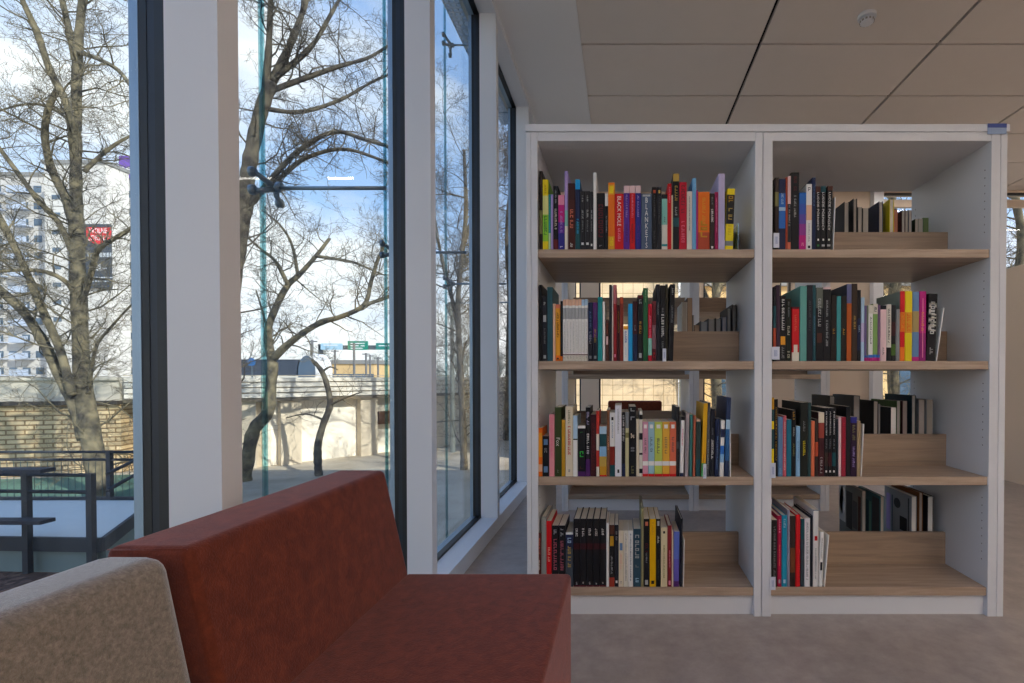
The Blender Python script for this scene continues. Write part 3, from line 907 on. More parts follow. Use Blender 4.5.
# tram with a white rimmed nose
r = empty('tram', (-19.6, 30, .3), R(0), label='dark tram with a white rimmed rounded nose on the bridge', cat='tram')
x0, x1 = P(150, 376, 30).x + 19.6, P(300, 376, 30).x + 19.6
zt_ = P(270, 357, 30).z - .3
mb = MB(); mb.box((x0, 0, 0), (x1, 2.4, zt_ - .15)); mb.build('body', plain('#3d4654', .5), r)
mb = MB(); mb.box((x0, -.03, 0), (x1, 0, zt_ * .40)); mb.build('side_panel', plain('#e8e2d2', .5), r)
mb = MB(); mb.box((x0, -.05, zt_ - .15), (x1 + .1, 2.45, zt_ + .08)); mb.build('roof', plain('#f0efe9', .5), r)
cx_ = P(307, 376, 30).x + 19.6
rw = .62; rh = zt_ * .62
el = [(cx_ + rw * math.cos(a), zt_ * .5 + rh * math.sin(a)) for a in [2 * math.pi * k / 36 for k in range(36)]]
el2 = [(cx_ + rw * .84 * math.cos(a), zt_ * .5 + rh * .88 * math.sin(a)) for a in [2 * math.pi * k / 36 for k in range(36)]]
mb = MB(); mb.prism(el, .0, 1.6); mb.build('nose_rim', plain('#f4f4f2', .4), r)
mb = MB(); mb.prism(el2, -.05, .02); mb.build('windscreen', plain('#4a6076', .15), r)
# gantry with green road signs
Yg = 60
r = empty('sign_gantry', (P(320, 376, Yg).x, Yg, GZ), label='motorway gantry carrying green and blue road signs', cat='gantry')
o = Vector((P(320, 376, Yg).x, Yg, GZ))
def gbox(x0, y0, x1, y1, yo, mat, name):
    a, b_ = P(x0, y0, Yg) - o, P(x1, y1, Yg) - o
    return boxobj(name, (a.x, yo, b_.z), (b_.x, yo + .25, a.z), mat, r)
gbox(318.3, 345.3, 420, 349.6, 0, plain('#59646a', .6), 'crossbeam')
a = P(319, 344, Yg) - o; boxobj('post', (a.x - .1, 0, 0), (a.x + .3, .3, a.z), plain('#59646a', .6), r)
a = P(412, 344, Yg) - o; boxobj('post', (a.x - .1, 0, 0), (a.x + .3, .3, a.z), plain('#59646a', .6), r)
gbox(322, 343.6, 343, 349.8, -.3, plain('#a9cfe4', .5), 'sign_panel')
g1 = gbox(349, 341.2, 368.5, 350, -.3, plain('#128a72', .5), 'sign_panel')
gbox(377, 343.2, 393, 349.8, -.3, plain('#2a8a80', .5), 'sign_panel')
mb = MB()
for (xa, ya, xb, yb) in ((352, 343.2, 366, 343.9), (352, 345.6, 360, 346.4), (362, 345.6, 366, 346.4), (352, 348, 364, 348.7), (325, 345, 339, 345.7), (380, 345.5, 391, 346.3)):
    pa, pb = P(xa, ya, Yg) - o, P(xb, yb, Yg) - o; mb.box((pa.x, -.33, pb.z), (pb.x, -.301, pa.z))
mb.build('lettering', plain('#ffffff', .5), r)
for i, (px, yt, Yp) in enumerate(((335, 350, 45), (354, 343, 38), (366, 353, 45), (370, 355, 50), (378, 357, 48), (312, 340, 34))):
    p = P(px, yt, Yp)
    tag(empty('utility_pole', (p.x, Yp, GZ)), ['thin pole left of the green road sign', 'grey pole standing under the green road sign', 'first short pole right of the green sign', 'second short pole right of the green sign', 'third short pole right of the green sign', 'thin dark pole just left of the gantry'][i], 'pole', 'poles along the road')
    r = bpy.context.scene.objects[-1] if False else [o_ for o_ in COL.objects if o_.name.startswith('utility_pole')][-1]
    mb = MB(); mb.tube([(0, 0, 0), (0, 0, p.z - GZ)], .09, 8); mb.build('shaft', plain('#6e6f70', .7), r)
    mb = MB(); mb.tube([(-.35, 0, p.z - GZ - .1), (.35, 0, p.z - GZ - .1)], .05, 6); mb.build('crossarm', plain('#6e6f70', .7), r)
p = P(252, 362, 20)
r = empty('road_sign', (p.x, 20, .30), label='round blue road sign standing on the bridge', cat='road sign')
mb = MB(); mb.tube([(0, 0, 0), (0, 0, p.z - .3)], .025, 8); mb.build('post', STEEL, r)
mb = MB(); mb.tube([(0, -.03, p.z - .3), (0, -.06, p.z - .3)], .17, 24); mb.build('sign_disc', plain('#2b74b8', .5), r)
# street lamp in the third window
p = P(452, 316, 16)
r = empty('street_lamp', (p.x, 16, GZ), label='lantern-topped street lamp in the third window', cat='street lamp')
h = p.z - GZ
mb = MB(); mb.tube([(0, 0, 0), (0, 0, h)], [.09, .05], 10); mb.build('pole', plain('#767d7a', .6), r)
mb = MB(); mb.tube([(0, 0, h), (0, 0, h + .32)], [.10, .20], 6); mb.build('lantern', plain('#aeb5b0', .4), r)
mb = MB(); mb.tube([(0, 0, h + .32), (0, 0, h + .42), (0, 0, h + .5)], [.24, .12, .02], 6); mb.build('cap', plain('#5a625e', .5), r)
# hazy tree line on the horizon
rng = random.Random(77)
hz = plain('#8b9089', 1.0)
for i in range(26):
    px = 236 + i * 10.5 + rng.uniform(-3, 3)
    if px > 500: break
    Yh = 95 + rng.uniform(-8, 8)
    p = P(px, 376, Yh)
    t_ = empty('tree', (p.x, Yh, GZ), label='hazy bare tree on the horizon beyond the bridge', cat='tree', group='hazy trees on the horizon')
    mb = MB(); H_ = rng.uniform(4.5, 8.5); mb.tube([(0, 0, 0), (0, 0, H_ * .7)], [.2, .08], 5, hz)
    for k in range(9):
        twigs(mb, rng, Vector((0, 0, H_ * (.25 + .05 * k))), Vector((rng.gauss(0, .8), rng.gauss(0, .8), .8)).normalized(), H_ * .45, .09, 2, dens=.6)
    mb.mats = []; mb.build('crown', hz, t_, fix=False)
# ------------------------------------------------------------------ books
PAGES = plain('#d8cfc0', .9)
PAGESW = plain('#e6e2da', .9)
NAMED = dict(
    black='#15151a', ink='#1b1d27', char='#2a2a2e', white='#e8e6e2', cream='#dccfb6', ivory='#d9d3c6', grey='#7f8285', lgrey='#a9abac',
    dgrey='#4a4c50', red='#c4141c', crimson='#b3122e', maroon='#5c1a22', dmaroon='#3c141b', brown='#4a2a22', dbrown='#2e211d', rust='#a8452a',
    orange='#e0701a', amber='#dd9a2c', mustard='#b98a20', yellow='#e8d01c', gold='#b89a4a', olive='#7d7a4c', green='#2c7a3c', dgreen='#24361f',
    lime='#8cc63a', lgreen='#a9c99a', teal='#1d8a8c', dteal='#1c4a52', pteal='#7fb9ac', cyan='#1c9ad6', blue='#2462b0', navy='#1a2547', lblue='#86b2d6',
    slate='#4a5a72', sky='#a9c6dc', violet='#5a2a8c', purple='#4a1f5e', lilac='#a592cc', lav='#b7aed0', magenta='#b8207a', pink='#e08aa6', ppink='#e3c3c4',
    salmon='#d9775c', spink='#e0708a', peach='#e3b79a', vblue='#2c2c80', steel='#5d7ea6')
def cmat(n):
    return plain(NAMED.get(n, n), .55, spec=.25)

def glyphs(mb, rng, L, h, x0, y, z0, vertical=True, dense=.72, mat=None):
    """unreadable lettering: small marks running down the spine"""
    z = 0
    while z < L:
        l = h * rng.uniform(.45, .9)
        if rng.random() < .14: z += l * .7; continue
        if z + l > L: break
        t = h * .26
        za, zb = z0 - z, z0 - z - l
        k = rng.random()
        mb.box((x0 - h / 2, y - .0005, zb), (x0 - h / 2 + t, y, za), mat)
        if k < .7: mb.box((x0 - h / 2, y - .0005, za - t * .8), (x0 + h / 2, y, za), mat)
        if k > .4: mb.box((x0 - h / 2, y - .0005, zb), (x0 + h / 2, y, zb + t * .8), mat)
        if .2 < k < .55: mb.box((x0 + h / 2 - t, y - .0005, zb), (x0 + h / 2, y, za), mat)
        z += l + h * .22

def book_mesh(w, h, d, cover, bands, hard, seed=0):
    """cover folded round the pages; the spine faces -Y; bands: (from, to, colour) as shares of the height"""
    mb = MB()
    t = .0022 if hard else .0010
    t = min(t, w * .22)
    r = min(.004 if hard else .0025, w * .35)
    zs = sorted(set([0.0, 1.0] + [b[0] for b in bands] + [b[1] for b in bands]))
    n = 5
    outer = [(-w / 2, d)]
    for k in range(n + 1):
        a = math.pi * k / n / 2
        outer.append((-w / 2 + r - r * math.cos(a), r - r * math.sin(a)))
    for k in range(n + 1):
        a = math.pi / 2 * (1 - k / n)
        outer.append((w / 2 - r + r * math.cos(a), r - r * math.sin(a)))
    outer.append((w / 2, d))
    inner = [(w / 2 - t, d), (w / 2 - t, t + r * .5), (-w / 2 + t, t + r * .5), (-w / 2 + t, d)]
    cm = cmat(cover)
    no = len(outer)
    for zi in range(len(zs) - 1):
        za, zb = zs[zi], zs[zi + 1]
        mid = (za + zb) / 2
        bm = cm
        for b in bands:
            if b[0] <= mid <= b[1]: bm = cmat(b[2])
        for k in range(no - 1):
            sp = 1 <= k <= no - 3
            (xa, ya), (xb, yb) = outer[k], outer[k + 1]
            mb.poly([(xa, ya, za * h), (xb, yb, za * h), (xb, yb, zb * h), (xa, ya, zb * h)], bm if sp else cm)
    for k in range(3):
        (xa, ya), (xb, yb) = inner[k], inner[k + 1]
        mb.poly([(xa, ya, 0), (xb, yb, 0), (xb, yb, h), (xa, ya, h)], cm)
    mb.poly([(outer[0][0], d, 0), (inner[3][0], d, 0), (inner[3][0], d, h), (outer[0][0], d, h)], cm)
    mb.poly([(outer[-1][0], d, 0), (inner[0][0], d, 0), (inner[0][0], d, h), (outer[-1][0], d, h)], cm)
    for z in (0, h):
        mb.poly([(outer[0][0], d, z), (inner[3][0], d, z), (inner[2][0], inner[2][1], z), (-w / 2, r, z)], cm)
        mb.poly([(outer[-1][0], d, z), (inner[0][0], d, z), (inner[1][0], inner[1][1], z), (w / 2, r, z)], cm)
        mb.poly([(x, y, z) for x, y in outer[1:-1]] + [(w / 2, t + r * .5 + .0001, z), (-w / 2, t + r * .5 + .0001, z)], cm)
    return mb, t

LABELS = set()
def book(X0, X1, z0, z1, Y, depth, name, label, cover, bands=(), marks=(), text=None, hard=False, lean=0.0, group=None, back=False, pages=PAGES):
    w = max(.004, X1 - X0 - .0004); h = z1 - z0
    mb, t = book_mesh(w, h, depth, cover, bands, hard)
    o = mb.build(name, fix=True, label=label, cat='book', group=group)
    M = Matrix.Translation(((X0 + X1) / 2, Y, z0))
    if back:
        M = Matrix.Translation(((X0 + X1) / 2, Y + depth, z0)) @ Matrix.Rotation(math.pi, 4, 'Z')
    if lean:
        s = 1 if lean > 0 else -1
        piv = Matrix.Translation((s * w / 2, 0, 0))
        M = M @ piv @ Matrix.Rotation(R(lean), 4, 'Y') @ piv.inverted()
    o.matrix_world = M
    ov = .003 if hard else .0004
    boxobj('page_block', (-w / 2 + t + .0001, t + .0025, ov), (w / 2 - t - .0001, depth - (.003 if hard else .0006), h - ov), pages, o)
    rng = random.Random(int(X0 * 10000) + int(z0 * 977))
    if marks:
        mk = MB()
        for m in marks:
            a, b, c = m[0], m[1], m[2]; wf = m[3] if len(m) > 3 else .45; kind = m[4] if len(m) > 4 else 'g'
            if kind == 'g': glyphs(mk, rng, (b - a) * h, w * wf * .82, 0, -.0001, b * h, mat=cmat(c))
            else: mk.box((-w * wf / 2, -.0006, a * h), (w * wf / 2, -.0001, b * h), cmat(c))
        if mk.f: mk.build('spine_lettering', parent=o)
    if text:
        for (body, c, a, b, wf) in text:
            stacked = '\n' in body
            L = (b - a) * h
            me = text_mesh(body, w * wf if stacked else L, L if stacked else w * wf)
            me.materials.append(cmat(c))
            q = bpy.data.objects.new('spine_title', me); COL.objects.link(q); q.parent = o
            if stacked: q.matrix_local = Matrix.Translation((0, -.0006, (a + b) / 2 * h)) @ Matrix.Rotation(R(90), 4, 'X')
            else:
                q.matrix_local = Matrix(((0, 1, 0, 0), (0, 0, -1, -.0006), (-1, 0, 0, (a + b) / 2 * h), (0, 0, 0, 1)))
    assert label not in LABELS or group, label
    LABELS.add(label)
    return o

YF = 2.012
def row(place, ybase, z0, items, end=''):
    for it in items:
        x0, x1, yt, look, cover = it[:5]
        k = it[5] if len(it) > 5 else {}
        ym = (ybase + yt) / 2
        X0, X1 = P(x0, ym, YF).x, P(x1, ym, YF).x
        z1 = P((x0 + x1) / 2, yt, YF).z
        h = z1 - z0
        d = k.get('d', min(.235, .66 * h if h > .2 else max(.11, .62 * h)))
        book(X0, X1, z0 + .0004, z1, YF, d, k.get('name', 'book'), look + ', ' + place, cover, k.get('b', ()), k.get('m', ()), k.get('t'),
             k.get('hard', False), k.get('lean', 0), None)
REAR = {}
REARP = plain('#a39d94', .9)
def rear(place, z0, items, Yn=2.292):
    for it in items:
        x0, x1, yt, look, cover = it[:5]
        k = it[5] if len(it) > 5 else {}
        X0, X1 = P(x0, yt + 5, Yn).x, P(x1, yt + 5, Yn).x
        z1 = P(x1, yt, Yn).z
        d = k.get('d', .17)
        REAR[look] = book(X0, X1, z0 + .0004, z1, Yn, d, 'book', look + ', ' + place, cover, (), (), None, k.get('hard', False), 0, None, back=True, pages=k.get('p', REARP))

# ---- left bay, top shelf
row('left top shelf', 249.4, 1.505, [
 (539.2, 542.6, 171, 'dark brown book at the far left end', 'dbrown', dict(b=[(.2, .5, 'olive')])),
 (542.6, 548.4, 179.5, 'yellow-topped green comic', 'lime', dict(b=[(.77, 1, 'yellow'), (.5, .77, '#d8d88a'), (.3, .5, 'lime'), (0, .12, 'yellow')], m=[(.15, .5, 'green', .6), (.8, .95, 'mustard', .3)])),
 (548.4, 550.8, 194.3, 'slim green-teal book', 'teal', dict(b=[(.0, .3, 'lgreen')])),
 (550.8, 553.2, 194.3, 'slim lilac-grey book', 'lilac'),
 (553.2, 558.2, 186, 'black book with white lettering and maroon foot', 'black', dict(b=[(0, .16, 'maroon')], m=[(.3, .64, 'ivory', .5), (.72, .94, 'lgrey', .3)])),
 (558.2, 564.6, 195, 'purple book with pink head', 'violet', dict(b=[(.82, 1, 'pink'), (.5, .82, 'magenta'), (.0, .3, 'vblue')], m=[(.3, .7, 'lilac', .35), (.02, .06, 'white', .5)])),
 (564.6, 567.9, 171, 'tall slim lilac and mint book', 'lilac', dict(b=[(0, .3, 'ivory'), (.3, .5, 'pteal')], m=[(.75, .95, 'lav', .4)])),
 (568, 575.1, 183.2, 'thick dark red-brown book', '#4a211c', dict(b=[(.75, 1, '#3b1c1a')], m=[(.3, .66, 'salmon', .55), (.04, .1, 'ivory', .4)])),
 (575.2, 580.1, 179.5, 'navy book with bright blue tip and teal foot', 'navy', dict(b=[(.86, 1, 'cyan'), (.0, .4, 'dteal')], m=[(.2, .45, 'cyan', .4)])),
 (580.2, 585, 191, 'first of three slim black books', 'char', dict(m=[(.8, .92, 'lgrey', .3), (.52, .68, 'lgrey', .4), (.3, .5, 'grey', .3), (.08, .12, 'white', .5, 'r')])),
 (585, 590, 191, 'second of three slim black books', 'char', dict(m=[(.8, .92, 'lgrey', .3), (.52, .68, 'lgrey', .4), (.3, .5, 'grey', .3), (.08, .12, 'white', .5, 'r')])),
 (590, 593.2, 191.5, 'third of three slim black books', 'char', dict(m=[(.52, .68, 'lgrey', .4), (.3, .5, 'grey', .3), (.06, .1, 'white', .5, 'r')])),
 (593.3, 596.6, 172.6, 'tall slim white book', 'white', dict()),
 (596.7, 604.8, 193, 'black book with red lettering and white line', 'black', dict(m=[(.88, .93, 'white', .7), (.2, .8, 'maroon', .7), (.04, .08, 'grey', .4)])),
 (604.9, 608.1, 193.7, 'slim black book with white head', 'black', dict(b=[(.78, 1, 'white')], m=[(.3, .6, 'lgrey', .4)])),
 (608.1, 614.7, 182.5, 'tall orange book with yellow title box', 'orange', dict(b=[(.82, .97, 'amber'), (.0, .2, 'amber')], m=[(.84, .95, 'yellow', .6, 'r'), (.05, .18, 'yellow', .6)])),
 (614.8, 623.6, 193.7, 'bright red book titled BLACK HOLE', 'red', dict(t=[('BLACK HOLE', 'white', .42, .95, .42)], m=[(.14, .38, 'pink', .35), (.03, .06, 'white', .4)])),
 (623.7, 629.6, 185.7, 'first violet book with white head', 'violet', dict(b=[(.885, 1, 'ppink')], m=[(.5, .86, 'lilac', .35), (.1, .4, 'purple', .35)])),
 (629.7, 635.2, 185.7, 'red book with white head', 'red', dict(b=[(.885, 1, 'ppink')], m=[(.5, .86, 'pink', .35), (.1, .4, 'maroon', .35)])),
 (635.3, 641, 185.7, 'dark violet book with white head', 'vblue', dict(b=[(.885, 1, 'ppink')], m=[(.5, .86, 'lilac', .35), (.1, .4, 'violet', .35)])),
 (641.1, 651.9, 193.7, 'thick slate book with BLANKETS lettered down it', 'slate', dict(t=[('B\nL\nA\nN\nK\nE\nT\nS', 'white', .03, .93, .3)], m=[(.95, .985, 'lgrey', .7, 'r')])),
 (652, 656.9, 187, 'black book with orange-dotted head', 'black', dict(m=[(.9, .95, 'rust', .5, 'r'), (.5, .88, 'dgrey', .35), (.1, .3, 'dgrey', .35)])),
 (657, 661.6, 187, 'black book right of the orange-dotted one', 'ink', dict(m=[(.9, .95, 'gold', .4, 'r'), (.4, .86, 'dgrey', .35)])),
 (661.7, 667.5, 194.3, 'mint and cream book', 'ivory', dict(b=[(.45, .92, 'pteal'), (.92, 1, 'black'), (.06, .1, 'teal')], m=[(.46, .6, 'dgrey', .3)])),
 (667.6, 671.5, 183.5, 'slim red book with lettered face', 'red', dict(m=[(.7, .95, 'pink', .4)])),
 (671.6, 672.9, 195, 'thin cream booklet', 'cream', dict(d=.16)),
 (673, 679.2, 173.6, 'tall black book with gold tip', 'black', dict(b=[(.9, 1, 'gold'), (.3, .42, 'dteal')], m=[(.62, .84, 'gold', .5), (.44, .56, 'lgrey', .4)])),
 (679.3, 686.8, 182, 'crimson book with dark lettering', 'crimson', dict(m=[(.5, .95, 'maroon', .55), (.08, .42, 'spink', .5)])),
 (686.9, 692.2, 191.4, 'cream book with small grey letters', 'ivory', dict(m=[(.32, .92, 'dgrey', .22)])),
 (692.3, 696.3, 178.2, 'tall light blue book', '#6ba3cc', dict()),
 (696.4, 698, 190, 'thin magenta book left of the thick orange one', 'magenta', dict()),
 (698.1, 709.7, 192, 'thick orange patterned book', 'orange', dict(b=[(.0, .3, 'rust')], m=[(.3, .9, 'amber', .3), (.1, .5, 'mustard', .7)])),
 (709.8, 714.7, 193.4, 'dark brown book with white lettering', 'dbrown', dict(m=[(.45, .72, 'white', .5), (.8, .95, 'grey', .4), (.02, .06, 'white', .4, 'r')])),
 (714.8, 718.3, 192, 'slim magenta-crimson book', '#96184f', dict(m=[(.3, .9, 'pink', .25)])),
 (718.4, 725, 173.6, 'tall lavender book', 'lav', dict()),
 (723.0 + 2.1, 733, 188.7, 'yellow book with black title block', 'yellow', dict(b=[(.42, .9, 'black'), (.06, .14, 'grey')], m=[(.72, .88, 'mustard', .7), (.46, .68, 'gold', .6), (.2, .4, '#d3bb20', .5)], lean=2)),
])
p = P(735.4, 222, 2.06)
r = empty('bookend', (p.x + .014, 2.04, 1.5055), label='small blue-grey metal bookend beside the yellow book, left top shelf', cat='bookend')
boxobj('plate', (-.008, 0, 0), (-.0065, .09, .115), plain('#7aa7c4', .25, metal=.6), r); boxobj('foot', (-.0065, 0, 0), (.05, .09, .0012), plain('#7aa7c4', .25, metal=.6), r)

# ---- right bay, top shelf
LUD = [('LUDZIE PÓŁNOCY', 'white', .3, .9, .5)]
row('right top shelf', 248.7, 1.505, [
 (774.9, 779, 177.5, 'dark book with yellow strip at the left post', 'dbrown', dict(b=[(.6, .8, 'olive')])),
 (779, 785.7, 179, 'blue book with navy patches', 'blue', dict(b=[(.55, .6, 'sky'), (.0, .3, 'navy'), (.8, 1, 'navy')], m=[(.62, .8, 'sky', .4)])),
 (785.8, 787.8, 177, 'slim rust book', 'rust'),
 (787.8, 791, 176, 'slim book, white above and dark below', 'char', dict(b=[(.62, 1, 'ppink'), (.0, .1, 'salmon')], m=[(.3, .6, 'lgrey', .5)])),
 (791.1, 799.1, 172.5, 'tall black book with thin lettering', 'black', dict(m=[(.4, .7, 'lgrey', .3), (.75, .95, 'maroon', .4)])),
 (799.2, 806.2, 192.4, 'blue book fading to magenta', 'blue', dict(b=[(.62, .8, '#3a55a8'), (.45, .62, '#5a4a9c'), (.25, .45, '#8c3a8c'), (0, .25, 'magenta')], m=[(.04, .12, 'pink', .4)])),
 (806.3, 812, 184, 'white book with black mark at the head', 'white', dict(b=[(.45, .68, 'peach')], m=[(.86, .95, 'black', .5), (.1, .4, 'lgrey', .3), (.02, .06, 'black', .4, 'r')])),
 (812.1, 815.8, 177.5, 'tall slim navy book', 'navy', dict(m=[(.6, .9, 'steel', .3)], d=.235)),
 (815.9, 820.7, 186, 'first black LUDZIE PÓŁNOCY volume', 'black', dict(b=[(.9, 1, 'brown')], t=LUD, m=[(.05, .08, 'green', .4, 'r'), (.14, .17, 'white', .3, 'r')])),
 (820.8, 826, 186, 'second black LUDZIE PÓŁNOCY volume', 'black', dict(b=[(.9, 1, 'dteal')], t=LUD, m=[(.05, .08, 'lgrey', .6, 'r'), (.14, .17, 'white', .3, 'r')])),
 (826.1, 831.6, 186, 'third black LUDZIE PÓŁNOCY volume', 'black', dict(b=[(.93, 1, 'brown')], t=LUD, m=[(.05, .08, 'lgrey', .6, 'r'), (.14, .17, 'white', .3, 'r')], lean=1.2)),
 (832.9, 834.0, 197, 'thin white booklet leaning at the row end', 'white', dict(lean=2.2, d=.15)),
])
rear('behind right top shelf', 1.505, [
 (844.2, 849.3, 201.8, 'leftmost dark book', 'ink', dict(hard=True)),
 (853.2, 857.2, 198.7, 'tall dark slate book', 'ink', dict(hard=True, d=.22)),
 (858, 862.0, 207, 'grey-paged short book', 'dgrey'),
 (862.8, 868.6, 208, 'black short book with wide grey pages', 'black'),
 (879, 883.2, 201.3, 'navy hardback', 'navy', dict(hard=True, d=.24)),
 (889.6, 894.2, 199.2, 'yellow hardback', 'yellow', dict(hard=True, d=.22, p=PAGES)),
 (894.4, 897.6, 209.5, 'salmon book', 'salmon', dict(p=plain('#b0765e', .9))),
 (901.8, 904.9, 210.5, 'dark book after the salmon one', 'dmaroon'),
 (905.2, 908.2, 210.3, 'thin brown book', 'brown'),
 (908.6, 911.8, 210, 'thin slate book', 'slate'),
 (915, 918.2, 219, 'low dark green book', 'dgreen'),
 (918.4, 923, 218.6, 'low grey book', 'grey'),
 (923.3, 928.6, 217.7, 'low green book at the far end', '#4c6b3a', dict(p=plain('#5d7048', .9))),
])

# ---- left bay, second shelf
SER = lambda tp: dict(b=[(.9, 1, tp), (.86, .9, 'white'), (.68, .86, 'lgrey'), (.66, .68, 'white'), (.095, .11, 'maroon'), (0, .095, 'ivory')], m=[(.12, .64, 'lgrey', .3), (.03, .08, 'grey', .4)])
ORD = ['first', 'second', 'third', 'fourth', 'fifth', 'sixth', 'seventh', 'eighth']
row('left second shelf', 360.9, 1.049, [
 (539, 542.2, 284.8, 'tall black book at the far left', 'black', dict()),
 (542.3, 547.1, 295.6, 'dark navy book with white boxes', 'ink', dict(m=[(.6, .7, 'lgrey', .6, 'r'), (.25, .5, 'grey', .35), (.85, .9, 'white', .4), (.04, .09, 'lgrey', .5, 'r')])),
 (547.2, 552.7, 287, 'tall dark teal book', '#29505a', dict()),
 (552.8, 555.4, 303.7, 'slim beige pink book', 'peach', dict()),
 (555.5, 560.2, 304.4, 'amber book with black lettering', 'amber', dict(b=[(.93, 1, 'salmon'), (0, .1, 'orange')], m=[(.4, .86, 'black', .5), (.03, .06, 'black', .4, 'r')])),
 (560.3, 562.7, 301, 'slim black book before the white series', 'black', dict(b=[(0, .08, 'orange')])),
] + [(562.8 + i * 3.13, 562.8 + (i + 1) * 3.13, 299.5 - (i % 2) * .4, '%s of eight slim white volumes' % ORD[i], 'white', SER('peach' if i < 6 else 'sky')) for i in range(8)] + [
 (588, 592.7, 302.4, 'navy book with ornate grey lettering', 'navy', dict(b=[(0, .35, 'ink')], m=[(.55, .85, 'steel', .4), (.3, .5, 'lgrey', .5), (.04, .09, 'grey', .5, 'r')])),
 (592.8, 597.6, 302.4, 'purple-navy book with ornate lettering', 'purple', dict(b=[(0, .4, 'ink')], m=[(.3, .55, 'gold', .4), (.7, .9, 'slate', .3), (.04, .09, 'grey', .5, 'r')])),
 (597.7, 602.5, 297, 'teal book with brighter spine', 'teal', dict()),
 (602.6, 605.2, 301.7, 'slim white book right of the teal one', 'white', dict()),
 (605.4, 609, 320, 'short brown book with pale box', 'brown', dict(m=[(.4, .6, 'ppink', .5, 'r'), (.65, .95, 'rust', .3)])),
 (609.1, 611.8, 284.8, 'tall slim black book', 'char', dict()),
 (611.9, 613.2, 284.8, 'thin tall white book beside the tall red one', 'ivory', dict()),
 (613.3, 616.8, 284.8, 'tall slim red book', '#8a1a22', dict(b=[(.75, 1, '#b0656a')], m=[(.05, .09, 'pink', .4, 'r')])),
 (616.9, 619.7, 305, 'slim dark book with yellow specks', 'dmaroon', dict(m=[(.5, .9, 'mustard', .3)])),
 (619.8, 623.4, 297, 'brick red book', '#7d2e22', dict(b=[(.9, 1, 'rust')])),
 (623.5, 628.2, 326, 'short white book with blue lettering', 'white', dict(b=[(.9, 1, 'amber')], m=[(.5, .85, 'blue', .5), (.1, .4, 'sky', .3)])),
 (628.3, 632.6, 303.7, 'bright blue book', 'cyan', dict()),
 (632.7, 637.5, 301.3, 'dark maroon book over navy', 'dmaroon', dict(b=[(0, .45, 'navy')], m=[(.5, .6, 'grey', .4)])),
 (637.6, 643.1, 295, 'black book with amber lettering', 'black', dict(b=[(.95, 1, 'maroon')], m=[(.85, .93, 'lgrey', .5), (.4, .6, 'amber', .4), (.05, .12, 'lgrey', .5, 'r')])),
 (643.2, 648, 288, 'tall green book', '#235c38', dict(m=[(.8, .97, 'lgreen', .2)])),
 (648.1, 652, 304, 'red book with mint and red foot', 'crimson', dict(b=[(.1, .4, 'pteal')], m=[(.4, .8, 'pink', .45)])),
 (652.1, 656, 301, 'faded maroon book', 'maroon', dict(b=[(.2, .6, '#7d5a62')], m=[(.05, .14, 'red', .5)])),
 (656.1, 660, 284.3, 'tall black book with small white marks', 'ink', dict(m=[(.6, .76, 'lgrey', .3)], d=.235)),
 (660.1, 665.3, 285.4, 'tall black book with large white lettering', 'black', dict(m=[(.3, .62, 'white', .6), (.63, .7, 'grey', .4), (.16, .26, 'grey', .4)])),
 (665.4, 668.0, 284.3, 'slim black book with gold edge', '#2c2719', dict()),
 (668.1, 673.2, 284.2, 'black book leaning at the row end', 'black', dict(m=[(.5, .72, 'grey', .4), (.85, .95, 'lgrey', .3)], lean=1.6)),
])
rear('behind left second shelf', 1.049, [
 (682, 687.2, 302, 'white book with pale cover', 'white', dict(d=.2)),
 (687.4, 692.3, 297.8, 'tall beige-paged book', 'brown', dict(p=plain('#a58c74', .9))),
 (692.5, 694, 315, 'thin black book', 'black'),
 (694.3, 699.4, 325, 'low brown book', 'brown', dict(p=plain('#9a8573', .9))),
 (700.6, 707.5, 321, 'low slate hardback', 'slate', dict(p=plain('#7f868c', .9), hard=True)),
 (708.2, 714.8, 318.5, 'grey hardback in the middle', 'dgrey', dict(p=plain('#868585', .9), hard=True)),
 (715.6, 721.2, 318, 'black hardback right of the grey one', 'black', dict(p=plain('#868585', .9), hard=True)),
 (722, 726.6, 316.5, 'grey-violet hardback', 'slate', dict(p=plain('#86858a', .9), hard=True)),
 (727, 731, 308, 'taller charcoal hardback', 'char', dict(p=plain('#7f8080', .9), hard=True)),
 (732.2, 736.4, 304.4, 'tallest charcoal hardback at the right', 'ink', dict(p=plain('#74706c', .9), hard=True, d=.22)),
])

